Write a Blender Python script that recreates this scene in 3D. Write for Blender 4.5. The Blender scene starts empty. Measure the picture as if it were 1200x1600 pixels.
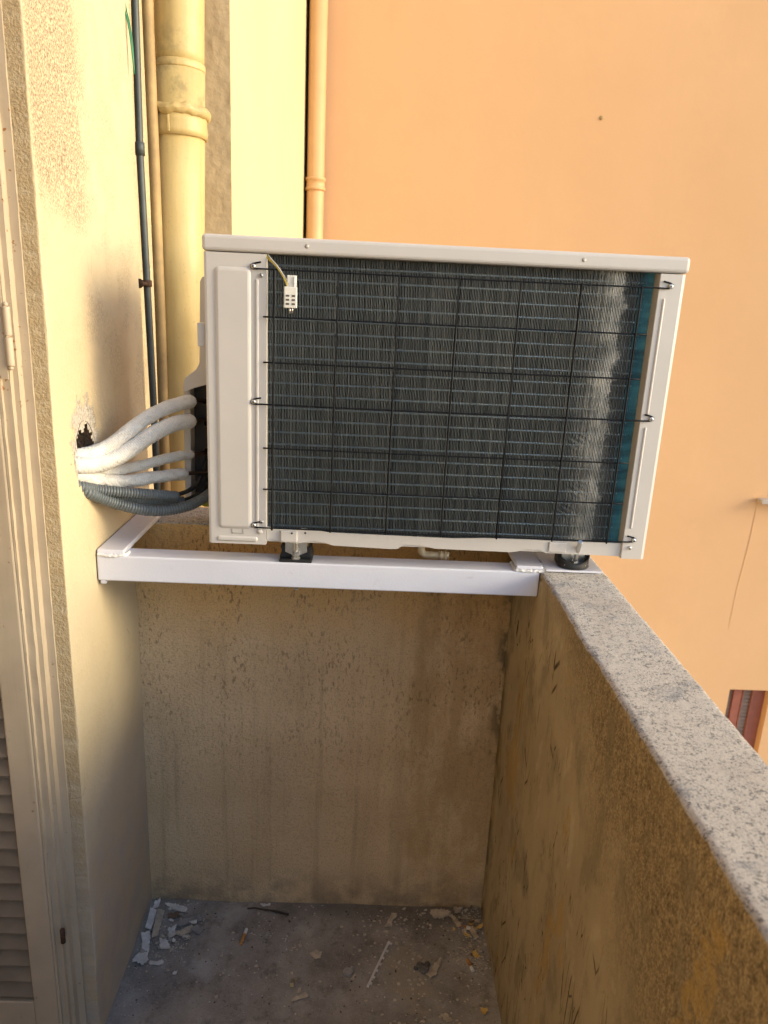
import bpy, bmesh, math, random
import numpy as np
from mathutils import Vector, Matrix, noise

# ------------------------------------------------------------------ camera
SC = bpy.context.scene
COL = SC.collection
cam_d = bpy.data.cameras.new('camera')
cam = bpy.data.objects.new('camera', cam_d)
COL.objects.link(cam)
yaw, pitch, roll = .0263, -.2776, .0476
fwd = Vector((math.sin(yaw)*math.cos(pitch), math.cos(yaw)*math.cos(pitch), math.sin(pitch)))
rt = Vector((math.cos(yaw), -math.sin(yaw), 0))
up = rt.cross(fwd)
r2 = math.cos(roll)*rt + math.sin(roll)*up
u2 = -math.sin(roll)*rt + math.cos(roll)*up
M = Matrix((r2, u2, -fwd)).transposed().to_4x4()
M.translation = Vector((.4981, -1.5244, 1.4729))
cam.matrix_world = M
cam_d.sensor_fit = 'VERTICAL'
cam_d.sensor_height = 36.0
cam_d.sensor_width = 27.0
cam_d.lens = 1150.6/1600*36
cam_d.clip_start = .02
cam_d.clip_end = 500
cam_d.dof.use_dof = True
cam_d.dof.focus_distance = 1.38
cam_d.dof.aperture_fstop = 7.0
SC.camera = cam

# ------------------------------------------------------------------ light
SUN_DIR = Vector((1.0, -.27, .37)).normalized()
EL = math.asin(SUN_DIR.z)
AZ = math.atan2(SUN_DIR.x, SUN_DIR.y)
W = bpy.data.worlds.new('World')
SC.world = W
W.use_nodes = True
nt = W.node_tree
bg = nt.nodes['Background']
sky = nt.nodes.new('ShaderNodeTexSky')
sky.sky_type = 'NISHITA'
sky.sun_disc = False
sky.sun_elevation = EL
sky.sun_rotation = AZ
sky.ozone_density = 2.0
nt.links.new(sky.outputs['Color'], bg.inputs['Color'])
bg.inputs['Strength'].default_value = .15
sd = bpy.data.lights.new('sun', 'SUN')
sd.energy = 1.05
sd.angle = math.radians(20)
sd.color = (1.0, .84, .51)
sun = bpy.data.objects.new('sun', sd)
COL.objects.link(sun)
sun.rotation_euler = SUN_DIR.to_track_quat('Z', 'Y').to_euler()
sun.location = SUN_DIR*20
SC.view_settings.view_transform = 'Standard'
SC.view_settings.look = 'None'
SC.view_settings.gamma = 1
SC.view_settings.exposure = 1.5

rnd = random.Random(7)

# ------------------------------------------------------------------ shader helpers
class G:
    """small builder for a procedural Principled material"""
    def __init__(s, name, rough=.8, metallic=0, color=(.5, .5, .5), spec=.5):
        s.m = bpy.data.materials.new(name)
        s.m.use_nodes = True
        s.t = s.m.node_tree
        s.b = s.t.nodes['Principled BSDF']
        s.b.inputs['Roughness'].default_value = rough
        s.b.inputs['Metallic'].default_value = metallic
        s.b.inputs['Base Color'].default_value = (*color, 1)
        s.b.inputs['Specular IOR Level'].default_value = spec
        s.geo = None
    def n(s, kind, **kw):
        x = s.t.nodes.new(kind)
        for k, v in kw.items():
            setattr(x, k, v)
        return x
    def put(s, sock, v):
        if hasattr(v, 'is_output') or isinstance(v, bpy.types.NodeSocket):
            s.t.links.new(v, sock)
        elif isinstance(v, tuple) and len(v) == 3 and sock.type == 'RGBA':
            sock.default_value = (*v, 1)
        else:
            sock.default_value = v
    def pos(s):
        if s.geo is None:
            s.geo = s.n('ShaderNodeNewGeometry')
        return s.geo.outputs['Position']
    def scl(s, v):
        x = s.n('ShaderNodeVectorMath', operation='MULTIPLY')
        s.put(x.inputs[0], s.pos()); x.inputs[1].default_value = v
        return x.outputs[0]
    def sep(s):
        x = s.n('ShaderNodeSeparateXYZ'); s.put(x.inputs[0], s.pos())
        return x.outputs
    def noise(s, scale=5, detail=4, rough=.55, vec=None, dist=0, off=0):
        x = s.n('ShaderNodeTexNoise')
        v = vec if vec is not None else s.pos()
        if off:
            a = s.n('ShaderNodeVectorMath', operation='ADD'); s.put(a.inputs[0], v); a.inputs[1].default_value = (off, off*.7, off*1.3); v = a.outputs[0]
        s.put(x.inputs['Vector'], v)
        x.inputs['Scale'].default_value = scale
        x.inputs['Detail'].default_value = detail
        x.inputs['Roughness'].default_value = rough
        x.inputs['Distortion'].default_value = dist
        return x.outputs['Fac']
    def voro(s, scale=5, feature='F1', vec=None, out='Distance', rand=1):
        x = s.n('ShaderNodeTexVoronoi', feature=feature)
        s.put(x.inputs['Vector'], vec if vec is not None else s.pos())
        x.inputs['Scale'].default_value = scale
        x.inputs['Randomness'].default_value = rand
        return x.outputs[out]
    def math(s, op, a, b=0, clamp=False):
        x = s.n('ShaderNodeMath', operation=op, use_clamp=clamp)
        s.put(x.inputs[0], a); s.put(x.inputs[1], b)
        return x.outputs[0]
    def step(s, v, a, b):
        """smooth 0..1 as v goes from a to b"""
        x = s.n('ShaderNodeMapRange', interpolation_type='SMOOTHSTEP')
        s.put(x.inputs['Value'], v)
        if a <= b:
            x.inputs['From Min'].default_value = a; x.inputs['From Max'].default_value = b
        else:
            x.inputs['From Min'].default_value = b; x.inputs['From Max'].default_value = a
            x.inputs['To Min'].default_value = 1; x.inputs['To Max'].default_value = 0
        return x.outputs['Result']
    def ramp(s, fac, stops):
        x = s.n('ShaderNodeValToRGB')
        e = x.color_ramp.elements
        while len(e) < len(stops):
            e.new(.5)
        for i, (p, c) in enumerate(stops):
            e[i].position = p; e[i].color = (*c, 1)
        s.put(x.inputs[0], fac)
        return x.outputs[0]
    def mix(s, fac, a, b, mode='MIX'):
        x = s.n('ShaderNodeMix', data_type='RGBA', blend_type=mode)
        s.put(x.inputs[0], fac); s.put(x.inputs[6], a); s.put(x.inputs[7], b)
        return x.outputs[2]
    def mul(s, *a):
        o = a[0]
        for b in a[1:]:
            o = s.math('MULTIPLY', o, b)
        return o
    def col(s, v): s.put(s.b.inputs['Base Color'], v)
    def rgh(s, v): s.put(s.b.inputs['Roughness'], v)
    def bump(s, h, strength=.5, dist=.002):
        x = s.n('ShaderNodeBump')
        x.inputs['Strength'].default_value = strength
        x.inputs['Distance'].default_value = dist
        s.put(x.inputs['Height'], h)
        old = s.b.inputs['Normal'].links
        if old:
            s.t.links.new(old[0].from_socket, x.inputs['Normal'])
        s.t.links.new(x.outputs[0], s.b.inputs['Normal'])
        return s

def simple(name, color, rough=.5, metallic=0, var=.12, vscale=30, bump=0, bscale=200, spec=.5):
    g = G(name, rough, metallic, spec=spec)
    f = g.noise(vscale, 5)
    lo = tuple(c*(1-var) for c in color); hi = tuple(min(1, c*(1+var)) for c in color)
    g.col(g.ramp(f, [(.3, lo), (.7, hi)]))
    g.rgh(g.math('ADD', g.math('MULTIPLY', g.noise(vscale*2, 4), .25), rough-.12))
    if bump:
        g.bump(g.noise(bscale, 3), bump, .001)
    return g.m

# --- render (roughcast) of the house wall
YJ = -.357          # edge of the house wall at the shuttered door
def mat_house():
    g = G('house_plaster', .9, spec=.2)
    x, y, z = g.sep()
    c = g.ramp(g.noise(3, 5), [(.3, (.55, .44, .28)), (.7, (.63, .52, .34))])
    # dirty pits high on the wall and a fainter band behind
    sp = g.noise(400, 3, .65, vec=g.scl((1, 1, .6)))
    pit = g.step(sp, .535, .455)
    lowf = g.noise(9, 4, .6)
    band = g.mul(g.step(y, -.362, -.345), g.step(g.math('ADD', y, g.math('MULTIPLY', g.math('ADD', g.noise(13, 5, .65, off=6), -.5), .22)), -.10, -.20), g.step(g.math('ADD', z, g.math('MULTIPLY', lowf, .45)), 1.74, 1.9))
    faint = g.mul(g.step(y, -.30, -.18), g.step(z, 1.15, 1.30), g.step(lowf, .42, .62), .35)
    any_ = g.mul(g.step(lowf, .5, .75), .25)
    dirt = g.mul(pit, g.math('MAXIMUM', g.math('MAXIMUM', g.mul(band, .95), faint), any_))
    c = g.mix(g.mul(band, .22), c, (.50, .38, .24))
    c = g.mix(g.mul(dirt, .95), c, (.21, .155, .10))
    # raw cement patch round the pipe hole
    dy = g.math('DIVIDE', g.math('ADD', y, .232), .062)
    dz = g.math('DIVIDE', g.math('ADD', z, -1.205), .085)
    d = g.math('SQRT', g.math('ADD', g.mul(dy, dy), g.mul(dz, dz)))
    d = g.math('ADD', d, g.math('MULTIPLY', g.math('ADD', g.noise(45, 5, .7), -.5), 1.5))
    cem = g.mul(g.step(d, 1.05, .85), g.step(x, -.004, -.002))
    cc = g.ramp(g.noise(160, 5, .7), [(.3, (.30, .25, .20)), (.5, (.55, .50, .43)), (.7, (.72, .66, .56))])
    c = g.mix(cem, c, cc)
    c = g.mix(g.mul(g.step(y, YJ+.002, YJ-.001), g.step(x, -.0005, -.004), .75), c, (.45, .32, .165))
    # hairline cracks low down, near the frame
    cr = g.voro(14, 'DISTANCE_TO_EDGE', vec=g.scl((1, 1.6, .55)))
    crk = g.mul(g.step(cr, .012, .004), g.step(g.noise(7, 3), .60, .68))
    c = g.mix(g.mul(crk, .6), c, (.22, .15, .08))
    # cool skylit shade towards the floor, painted into the plaster colour
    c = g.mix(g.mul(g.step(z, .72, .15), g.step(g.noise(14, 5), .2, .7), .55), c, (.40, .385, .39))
    g.col(c)
    rough = g.step(y, -.353, -.3565)
    side = g.step(x, -.0005, -.004)
    hb = g.noise(120, 4, .6, vec=g.scl((1, 1, .8)))
    g.bump(g.noise(14, 3), .35, .004)
    g.bump(hb, .5, .003)
    g.bump(g.noise(260, 3, .6), .3, .002)
    g.bump(g.mul(g.noise(240, 4, .6), side), .8, .004)
    g.bump(g.mul(cem, g.noise(260, 4, .7)), .9, .004)
    return g.m

def mat_parapet(name, top, kind):
    g = G(name, .93, spec=.15)
    x, y, z = g.sep()
    if kind == 'back':
        c = g.ramp(g.noise(5, 5, .6), [(.3, (.57, .405, .235)), (.7, (.70, .52, .315))])
        oc = g.step(g.math('ADD', z, g.math('MULTIPLY', g.noise(7, 4), .2)), .78, 1.0)
        c = g.mix(g.mul(oc, .75), c, (.64, .38, .13))
        st = g.noise(1, 5, .6, vec=g.scl((45, 1, 1.6)))
        c = g.mix(g.mul(g.step(st, .50, .74), g.step(z, .95, .6), .28), c, (.22, .16, .10))
        st2 = g.noise(1, 5, .6, vec=g.scl((22, 1, 1.0)), off=7)
        c = g.mix(g.mul(g.step(st2, .46, .72), g.step(x, .3, .75), .40), c, (.25, .17, .08))
        # peeled darker ochre patch at the right
        pk = g.mul(g.step(g.math('ADD', x, g.math('MULTIPLY', g.noise(9, 4), .10)), .655, .70), g.step(g.noise(12, 5, .65, vec=g.scl((1, 1, .5)), off=6), .35, .6), .55)
        c = g.mix(pk, c, (.38, .24, .10))
        vd = g.noise(150, 3, .6, vec=g.scl((1, 1, .38)))
        pits = g.mul(g.step(vd, .44, .37), g.step(g.noise(6, 3), .36, .60), g.step(z, .15, .75))
        c = g.mix(g.mul(pits, .7), c, (.17, .11, .06))
        fine = g.noise(330, 3, .65, vec=g.scl((1, 1, .8)))
        c = g.mix(g.mul(g.step(fine, .48, .36), .4), c, (.20, .14, .085))
        corner_blotch = g.mul(g.step(x, .80, .832), g.step(g.noise(30, 4, vec=g.scl((1, 1, .6))), .40, .58), g.step(z, .25, .6))  # dark blotches gathering towards the right corner
        c = g.mix(g.mul(corner_blotch, .75), c, (.06, .05, .03))
        c = g.mix(g.mul(g.step(z, .16, .0), g.step(g.noise(20, 4), .3, .65), .55), c, (.13, .105, .085))
        g.bump(g.noise(16, 3), .3, .004)
        g.bump(g.noise(150, 4, .6, vec=g.scl((.8, 1, 1.1))), .9, .004)
    else:
        c = g.ramp(g.noise(4, 5, .6, vec=g.scl((1, 1, .5))), [(.3, (.36, .28, .175)), (.7, (.48, .385, .25))])
        grain = g.math('ADD', g.math('MULTIPLY', g.noise(420, 3, .7, vec=g.scl((1, 1, .7))), .65), g.math('MULTIPLY', g.noise(130, 4, .6, vec=g.scl((1, 1, .6)), off=2), .35))
        soot = g.step(g.math('ADD', g.math('ADD', z, g.math('MULTIPLY', y, -.55)), g.math('MULTIPLY', g.noise(7, 5), .28)), 1.16, 1.46)
        gc = g.ramp(grain, [(.38, (.075, .052, .030)), (.48, (.21, .15, .083)), (.62, (.42, .32, .185))])
        c = g.mix(g.mul(soot, .92), c, gc)
        bl = g.noise(13, 6, .7, vec=g.scl((1, 1, .55)), off=15)
        c = g.mix(g.mul(g.step(bl, .50, .64), .55), c, (.20, .165, .11))
        c = g.mix(g.mul(g.step(bl, .44, .34), g.step(soot, .8, .3), .5), c, (.52, .43, .29))
        # ochre flaked areas and grey-green bare patches
        fl = g.step(g.noise(6, 5, .65, vec=g.scl((1, 1, .4)), off=3), .58, .62)
        c = g.mix(g.mul(fl, .55, g.step(soot, .6, .2)), c, (.42, .26, .075))
        g.bump(fl, .5, .0025)
        gr = g.step(g.noise(9, 5, .6, vec=g.scl((1, 1, .45)), off=11), .62, .67)
        c = g.mix(g.mul(gr, .7, g.step(y, -.65, -.3)), c, (.22, .20, .14))
        oy = g.math('ADD', g.math('ADD', y, .985), g.math('MULTIPLY', g.math('ADD', g.noise(25, 4), -.5), .07))
        oz = g.math('ADD', z, -.92)
        c = g.mix(g.mul(g.step(g.mul(oy, oy), .0009, .0005), g.step(oz, .035, .015), g.step(g.noise(40, 5, .7, off=5), .38, .56), .5), c, (.45, .28, .08))
        # vertical cracks
        cr = g.voro(1, 'DISTANCE_TO_EDGE', vec=g.scl((1, 34, 5)))
        crk = g.mul(g.step(cr, .022, .007), g.step(g.noise(9, 4, .6, vec=g.scl((1, 1, .6)), off=5), .52, .60), g.step(y, -1.0, -.7))
        cr2 = g.voro(1, 'DISTANCE_TO_EDGE', vec=g.scl((1, 75, 10)))
        crk2 = g.mul(g.step(cr2, .03, .01), g.step(g.noise(12, 4, off=9), .56, .62), g.step(y, -.9, -.6))
        crk = g.mul(g.math('MAXIMUM', crk, crk2), g.step(soot, .5, .1))
        corner_blotch = g.mul(g.step(y, -.06, -.005), g.step(g.noise(26, 4, vec=g.scl((1, 1, .6))), .40, .58))  # darker patches near the far end of this face
        c = g.mix(g.mul(corner_blotch, .6), c, (.07, .055, .03))
        c = g.mix(g.mul(crk, .9), c, (.045, .03, .015))
        g.bump(g.noise(12, 3), .35, .005)
        g.bump(g.math('MULTIPLY', crk, -1), .6, .003)
        g.bump(grain, .45, .003)
    # granular capping on the top face
    nrm = g.n('ShaderNodeSeparateXYZ'); g.put(nrm.inputs[0], g.geo.outputs['Normal'])
    tf = g.step(g.math('ADD', nrm.outputs['Z'], g.math('MULTIPLY', g.noise(60, 3), .3)), .55, .75)
    tn = g.math('ADD', g.math('MULTIPLY', g.noise(330, 5, .78), .78), g.math('MULTIPLY', g.noise(90, 4, .6, off=8), .25))
    pt = g.noise(11, 5, .65, off=4)
    tc = g.ramp(tn, [(.38, (.07, .065, .07)), (.425, (.30, .28, .28)), (.465, (.72, .655, .59)), (.56, (.90, .83, .75))])
    tc2 = g.ramp(tn, [(.38, (.10, .10, .11)), (.47, (.34, .34, .36)), (.56, (.66, .63, .61))])
    tc = g.mix(g.mul(g.step(pt, .54, .66), .85), tc, tc2)
    tc = g.mix(g.mul(g.step(g.noise(5, 4, off=2), .52, .7), .5), tc, (.68, .58, .50))
    co = g.noise(140, 4, .7, off=17)
    tc = g.mix(g.mul(g.step(co, .44, .36), .7), tc, (.16, .15, .15))
    if top:
        c = g.mix(tf, c, tc)
        g.bump(g.mul(tf, tn), 1.0, .012)
    g.col(c)
    return g.m

def mat_floor():
    g = G('concrete_floor', .95, spec=.15)
    x, y, z = g.sep()
    c = g.ramp(g.noise(7, 6, .65), [(.28, (.17, .148, .128)), (.5, (.29, .26, .228)), (.72, (.42, .385, .34))])
    c = g.mix(g.mul(g.step(g.noise(200, 5, .75), .54, .66), .6), c, (.42, .39, .35))
    c = g.mix(g.mul(g.step(g.noise(24, 6, .75, off=9), .50, .68), .5), c, (.11, .095, .08))
    c = g.mix(g.mul(g.step(g.noise(190, 3, .7, off=3), .38, .28), .8), c, (.04, .035, .03))
    # worn pale patch
    dx = g.math('ADD', x, -.645); dy = g.math('ADD', y, .20)
    d = g.math('SQRT', g.math('ADD', g.mul(dx, dx), g.mul(dy, dy, .6)))
    d = g.math('ADD', d, g.math('MULTIPLY', g.math('ADD', g.noise(22, 5, .65), -.5), .16))
    c = g.mix(g.mul(g.step(d, .072, .045), .6), c, (.36, .31, .23))
    dx = g.math('ADD', x, -.175); dy = g.math('ADD', y, .195)
    d = g.math('SQRT', g.math('ADD', g.mul(dx, dx), g.mul(dy, dy)))
    d = g.math('ADD', d, g.math('MULTIPLY', g.math('ADD', g.noise(40, 5, .65), -.5), .08))
    c = g.mix(g.mul(g.step(d, .04, .01), .55), c, (.46, .45, .44))
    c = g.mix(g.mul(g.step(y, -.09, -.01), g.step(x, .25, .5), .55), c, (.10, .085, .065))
    g.col(c)
    g.bump(g.noise(60, 5, .65), .4, .004)
    g.bump(g.noise(330, 3, .6), .5, .002)
    return g.m

def mat_smooth_wall(name, a, b, bump=.12):
    g = G(name, .9, spec=.15)
    c = g.ramp(g.noise(1.1, 5, .6), [(.3, a), (.7, b)])
    st = g.noise(1, 4, .6, vec=g.scl((7, 7, .5)))
    c = g.mix(g.mul(g.step(st, .55, .8), .12), c, tuple(v*.8 for v in a))
    g.col(c)
    pt = g.noise(.55, 6, .7, off=3)
    c = g.mix(g.mul(g.step(pt, .47, .60), .16), c, tuple(v*.86 for v in b))
    fade = g.noise(3.2, 6, .75, vec=g.scl((1, 1, .6)), off=8)
    c = g.mix(g.mul(g.step(fade, .54, .70), .14), c, tuple(min(1, v*1.15) for v in b))
    g.col(c)
    g.bump(g.noise(6, 5), bump, .012)
    g.bump(g.noise(40, 4), bump, .003)
    return g.m

def mat_painted_metal(name, color, rough=.35, dirt=.15, bump=.03):
    g = G(name, rough)
    c = g.ramp(g.noise(6, 5), [(.3, tuple(v*.95 for v in color)), (.7, tuple(min(1, v*1.03) for v in color))])
    c = g.mix(g.mul(g.step(g.noise(38, 5, .7), .60, .75), dirt), c, tuple(v*.6 for v in color))
    g.col(c)
    g.rgh(g.math('ADD', g.math('MULTIPLY', g.noise(25, 4), .25), rough-.12))
    g.bump(g.noise(300, 2), bump, .001)
    return g.m

MAT = {}
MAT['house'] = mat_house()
MAT['back'] = mat_parapet('stained_parapet_plaster', True, 'back')
MAT['right'] = mat_parapet('flaking_parapet_plaster', True, 'right')
MAT['floor'] = mat_floor()
MAT['orange'] = mat_smooth_wall('orange_paint', (.62, .38, .205), (.66, .41, .225))
MAT['cream'] = mat_smooth_wall('cream_plaster', (.64, .52, .29), (.70, .57, .33), .3)
MAT['unit'] = mat_painted_metal('beige_enamel', (.545, .515, .485), .38, .04)
MAT['white'] = mat_painted_metal('white_bracket_paint', (.70, .70, .77), .42, .4, .25)  # white paint with the lilac of skylight put into its colour
MAT['tan'] = mat_smooth_wall('tan_rough_plaster', (.46, .36, .22), (.54, .42, .27), .9)
MAT['pipe'] = simple('cream_pipe_paint', (.60, .47, .24), .45, 0, .14, 12, .25, 70)
def mat_drain():
    g = G('cream_pipe_paint', .48)
    x, y, z = g.sep()
    c = g.ramp(g.noise(9, 5), [(.3, (.50, .375, .155)), (.7, (.58, .445, .20))])
    st = g.noise(1, 5, .65, vec=g.scl((38, 38, 2.2)))
    c = g.mix(g.mul(g.step(st, .50, .70), .35), c, (.36, .25, .09))
    gr = g.mul(g.step(g.noise(16, 5, .7, off=4), .48, .66), g.step(z, 1.79, 1.88), g.step(z, 2.05, 1.95))
    c = g.mix(g.mul(gr, .6), c, (.24, .19, .09))
    c = g.mix(g.mul(g.step(g.noise(150, 3, off=2), .62, .70), .3), c, (.30, .22, .10))
    g.col(c)
    g.rgh(g.math('ADD', g.math('MULTIPLY', g.noise(30, 4), .3), .34))
    g.bump(g.noise(1, 4, .6, vec=g.scl((70, 70, 20))), .3, .002)
    g.bump(g.noise(180, 3), .15, .001)
    return g.m
MAT['pipe'] = mat_drain()
MAT['thinpipe'] = simple('ochre_pipe_paint', (.36, .24, .10), .65, 0, .25, 20, .3, 120)
MAT['grey_pipe'] = simple('grey_conduit_plastic', (.05, .06, .058), .5, 0, .2, 40, .1, 150)
MAT['down'] = simple('orange_pipe_paint', (.58, .345, .16), .5, 0, .06, 8)
MAT['rust'] = simple('rust', (.07, .035, .02), .85, .2, .5, 120, .6, 250)
MAT['steel'] = simple('zinc_steel', (.60, .59, .57), .32, .9, .1, 80)
MAT['rubber'] = simple('black_rubber', (.012, .012, .013), .6, 0, .2, 60, .1, 200)
MAT['wire'] = simple('blue_black_wire_coating', (.004, .005, .008), .62, 0, .2, 60, spec=.2)
MAT['dark'] = simple('dark_recess', (.016, .013, .012), .8, 0, .2, 60)
MAT['valve'] = simple('dark_brown_plate', (.035, .022, .016), .6, 0, .2, 40)
MAT['conduit'] = simple('grey_corrugated_plastic', (.125, .14, .143), .45, 0, .12, 40)
MAT['cable'] = simple('black_cable', (.015, .016, .018), .4, 0, .1, 60)
MAT['sensor'] = simple('white_plastic', (.72, .70, .64), .4, 0, .05, 60)
MAT['yellow'] = simple('yellow_wire', (.65, .48, .04), .45, 0, .05, 60)
MAT['greyw'] = simple('grey_wire', (.40, .38, .34), .45, 0, .05, 60)
MAT['green'] = simple('green_wire', (.01, .17, .07), .4, 0, .1, 60)
MAT['limegreen'] = simple('yellow_green_cap', (.30, .32, .03), .5, 0, .1, 60)
MAT['copper'] = simple('copper', (.05, .03, .022), .5, .5, .2, 60)
MAT['flake'] = simple('white_paint_flake', (.62, .59, .55), .8, 0, .2, 60, .3, 200)
MAT['beigeflake'] = simple('beige_plaster_flake', (.46, .39, .30), .9, 0, .25, 60, .4, 200)
MAT['yellowflake'] = simple('ochre_paint_flake', (.62, .41, .13), .9, 0, .2, 60, .4, 200)
MAT['greyflake'] = simple('grey_mortar_chip', (.30, .28, .26), .95, 0, .25, 60, .5, 200)
MAT['brownpaper'] = simple('brown_card', (.16, .11, .07), .9, 0, .25, 40, .3, 150)
MAT['filter'] = simple('cigarette_filter_paper', (.50, .23, .07), .8, 0, .25, 150)
MAT['paper'] = simple('cigarette_paper', (.70, .67, .62), .85, 0, .1, 100)
MAT['twig'] = simple('dry_twig', (.05, .04, .03), .9, 0, .3, 80, .4, 200)
MAT['plastic_strip'] = simple('pale_plastic', (.60, .58, .58), .5, 0, .1, 60)
MAT['shutter_red'] = simple('red_brown_shutter_paint', (.30, .10, .065), .6, 0, .12, 20)
MAT['slat_grey'] = simple('weathered_slat_paint', (.30, .20, .14), .7, 0, .15, 20)
MAT['stone'] = simple('grey_stone_sill', (.42, .38, .34), .8, 0, .12, 20)
MAT['ground'] = simple('courtyard_asphalt', (.10, .095, .09), .9, 0, .3, 2, .3, 60)

def mat_shutter():
    g = G('beige_shutter_paint', .55)
    c = g.ramp(g.noise(9, 5), [(.3, (.42, .335, .235)), (.7, (.52, .415, .29))])
    grain = g.noise(1, 5, .6, vec=g.scl((60, 60, 3)))
    c = g.mix(g.mul(g.step(grain, .56, .72), .3), c, (.36, .27, .17))
    chip = g.step(g.noise(75, 4, .7), .68, .71)
    c = g.mix(g.mul(chip, .7), c, (.20, .13, .08))
    rust = g.mul(g.step(g.noise(95, 3, .5, off=5), .66, .70), g.step(g.sep()[2], 1.22, 1.34))
    c = g.mix(rust, c, (.30, .12, .03))
    g.col(c)
    g.bump(grain, .3, .002); g.bump(chip, .3, .001)
    return g.m
MAT['shutter'] = mat_shutter()

def mat_insul():
    g = G('white_insulation_sleeve', .7)
    c = g.ramp(g.noise(40, 4), [(.3, (.57, .55, .51)), (.7, (.70, .68, .64))])
    c = g.mix(g.mul(g.step(g.noise(70, 5, .7, off=2), .56, .68), .45), c, (.42, .35, .26))
    g.col(c)
    g.bump(g.noise(45, 4), .5, .004)
    return g.m
MAT['insul'] = mat_insul()

def mat_fin():
    g = G('coated_aluminium_fins', .45, .2)
    x, y, z = g.sep()
    c = g.ramp(g.noise(30, 4, vec=g.scl((3, 3, 1))), [(.3, (.046, .060, .072)), (.7, (.080, .094, .102))])
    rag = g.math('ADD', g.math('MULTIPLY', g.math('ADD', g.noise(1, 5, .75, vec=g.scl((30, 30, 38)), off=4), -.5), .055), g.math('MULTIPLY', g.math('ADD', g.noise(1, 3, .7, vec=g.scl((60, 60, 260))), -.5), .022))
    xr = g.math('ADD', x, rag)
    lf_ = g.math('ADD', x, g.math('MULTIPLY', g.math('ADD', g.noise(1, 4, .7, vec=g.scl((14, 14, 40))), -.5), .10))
    pale_sheen = g.mul(g.step(lf_, .845, .925), g.step(xr, .926, .918), g.math('ADD', .25, g.math('MULTIPLY', g.step(g.noise(1, 4, .7, vec=g.scl((20, 20, 16)), off=12), .36, .62), .6)))
    c = g.mix(pale_sheen, c, (.40, .405, .39))  # ragged sheen of light on the fins, painted into their colour
    side = g.step(g.math('ADD', x, g.math('MULTIPLY', g.noise(30, 4), .012)), .945, .972)
    teal = g.ramp(g.noise(1, 4, .6, vec=g.scl((4, 4, 42))), [(.36, (.015, .075, .105)), (.5, (.04, .19, .25)), (.66, (.07, .29, .35))])
    c = g.mix(side, c, teal)
    c = g.mix(g.mul(g.step(g.noise(90, 4, .7, vec=g.scl((1, 1, .5))), .66, .72), .5), c, (.16, .165, .165))
    g.col(c)
    return g.m
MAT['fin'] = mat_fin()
MAT['tube'] = simple('coil_tube', (.50, .62, .68), .35, .5, .1, 60)

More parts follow.
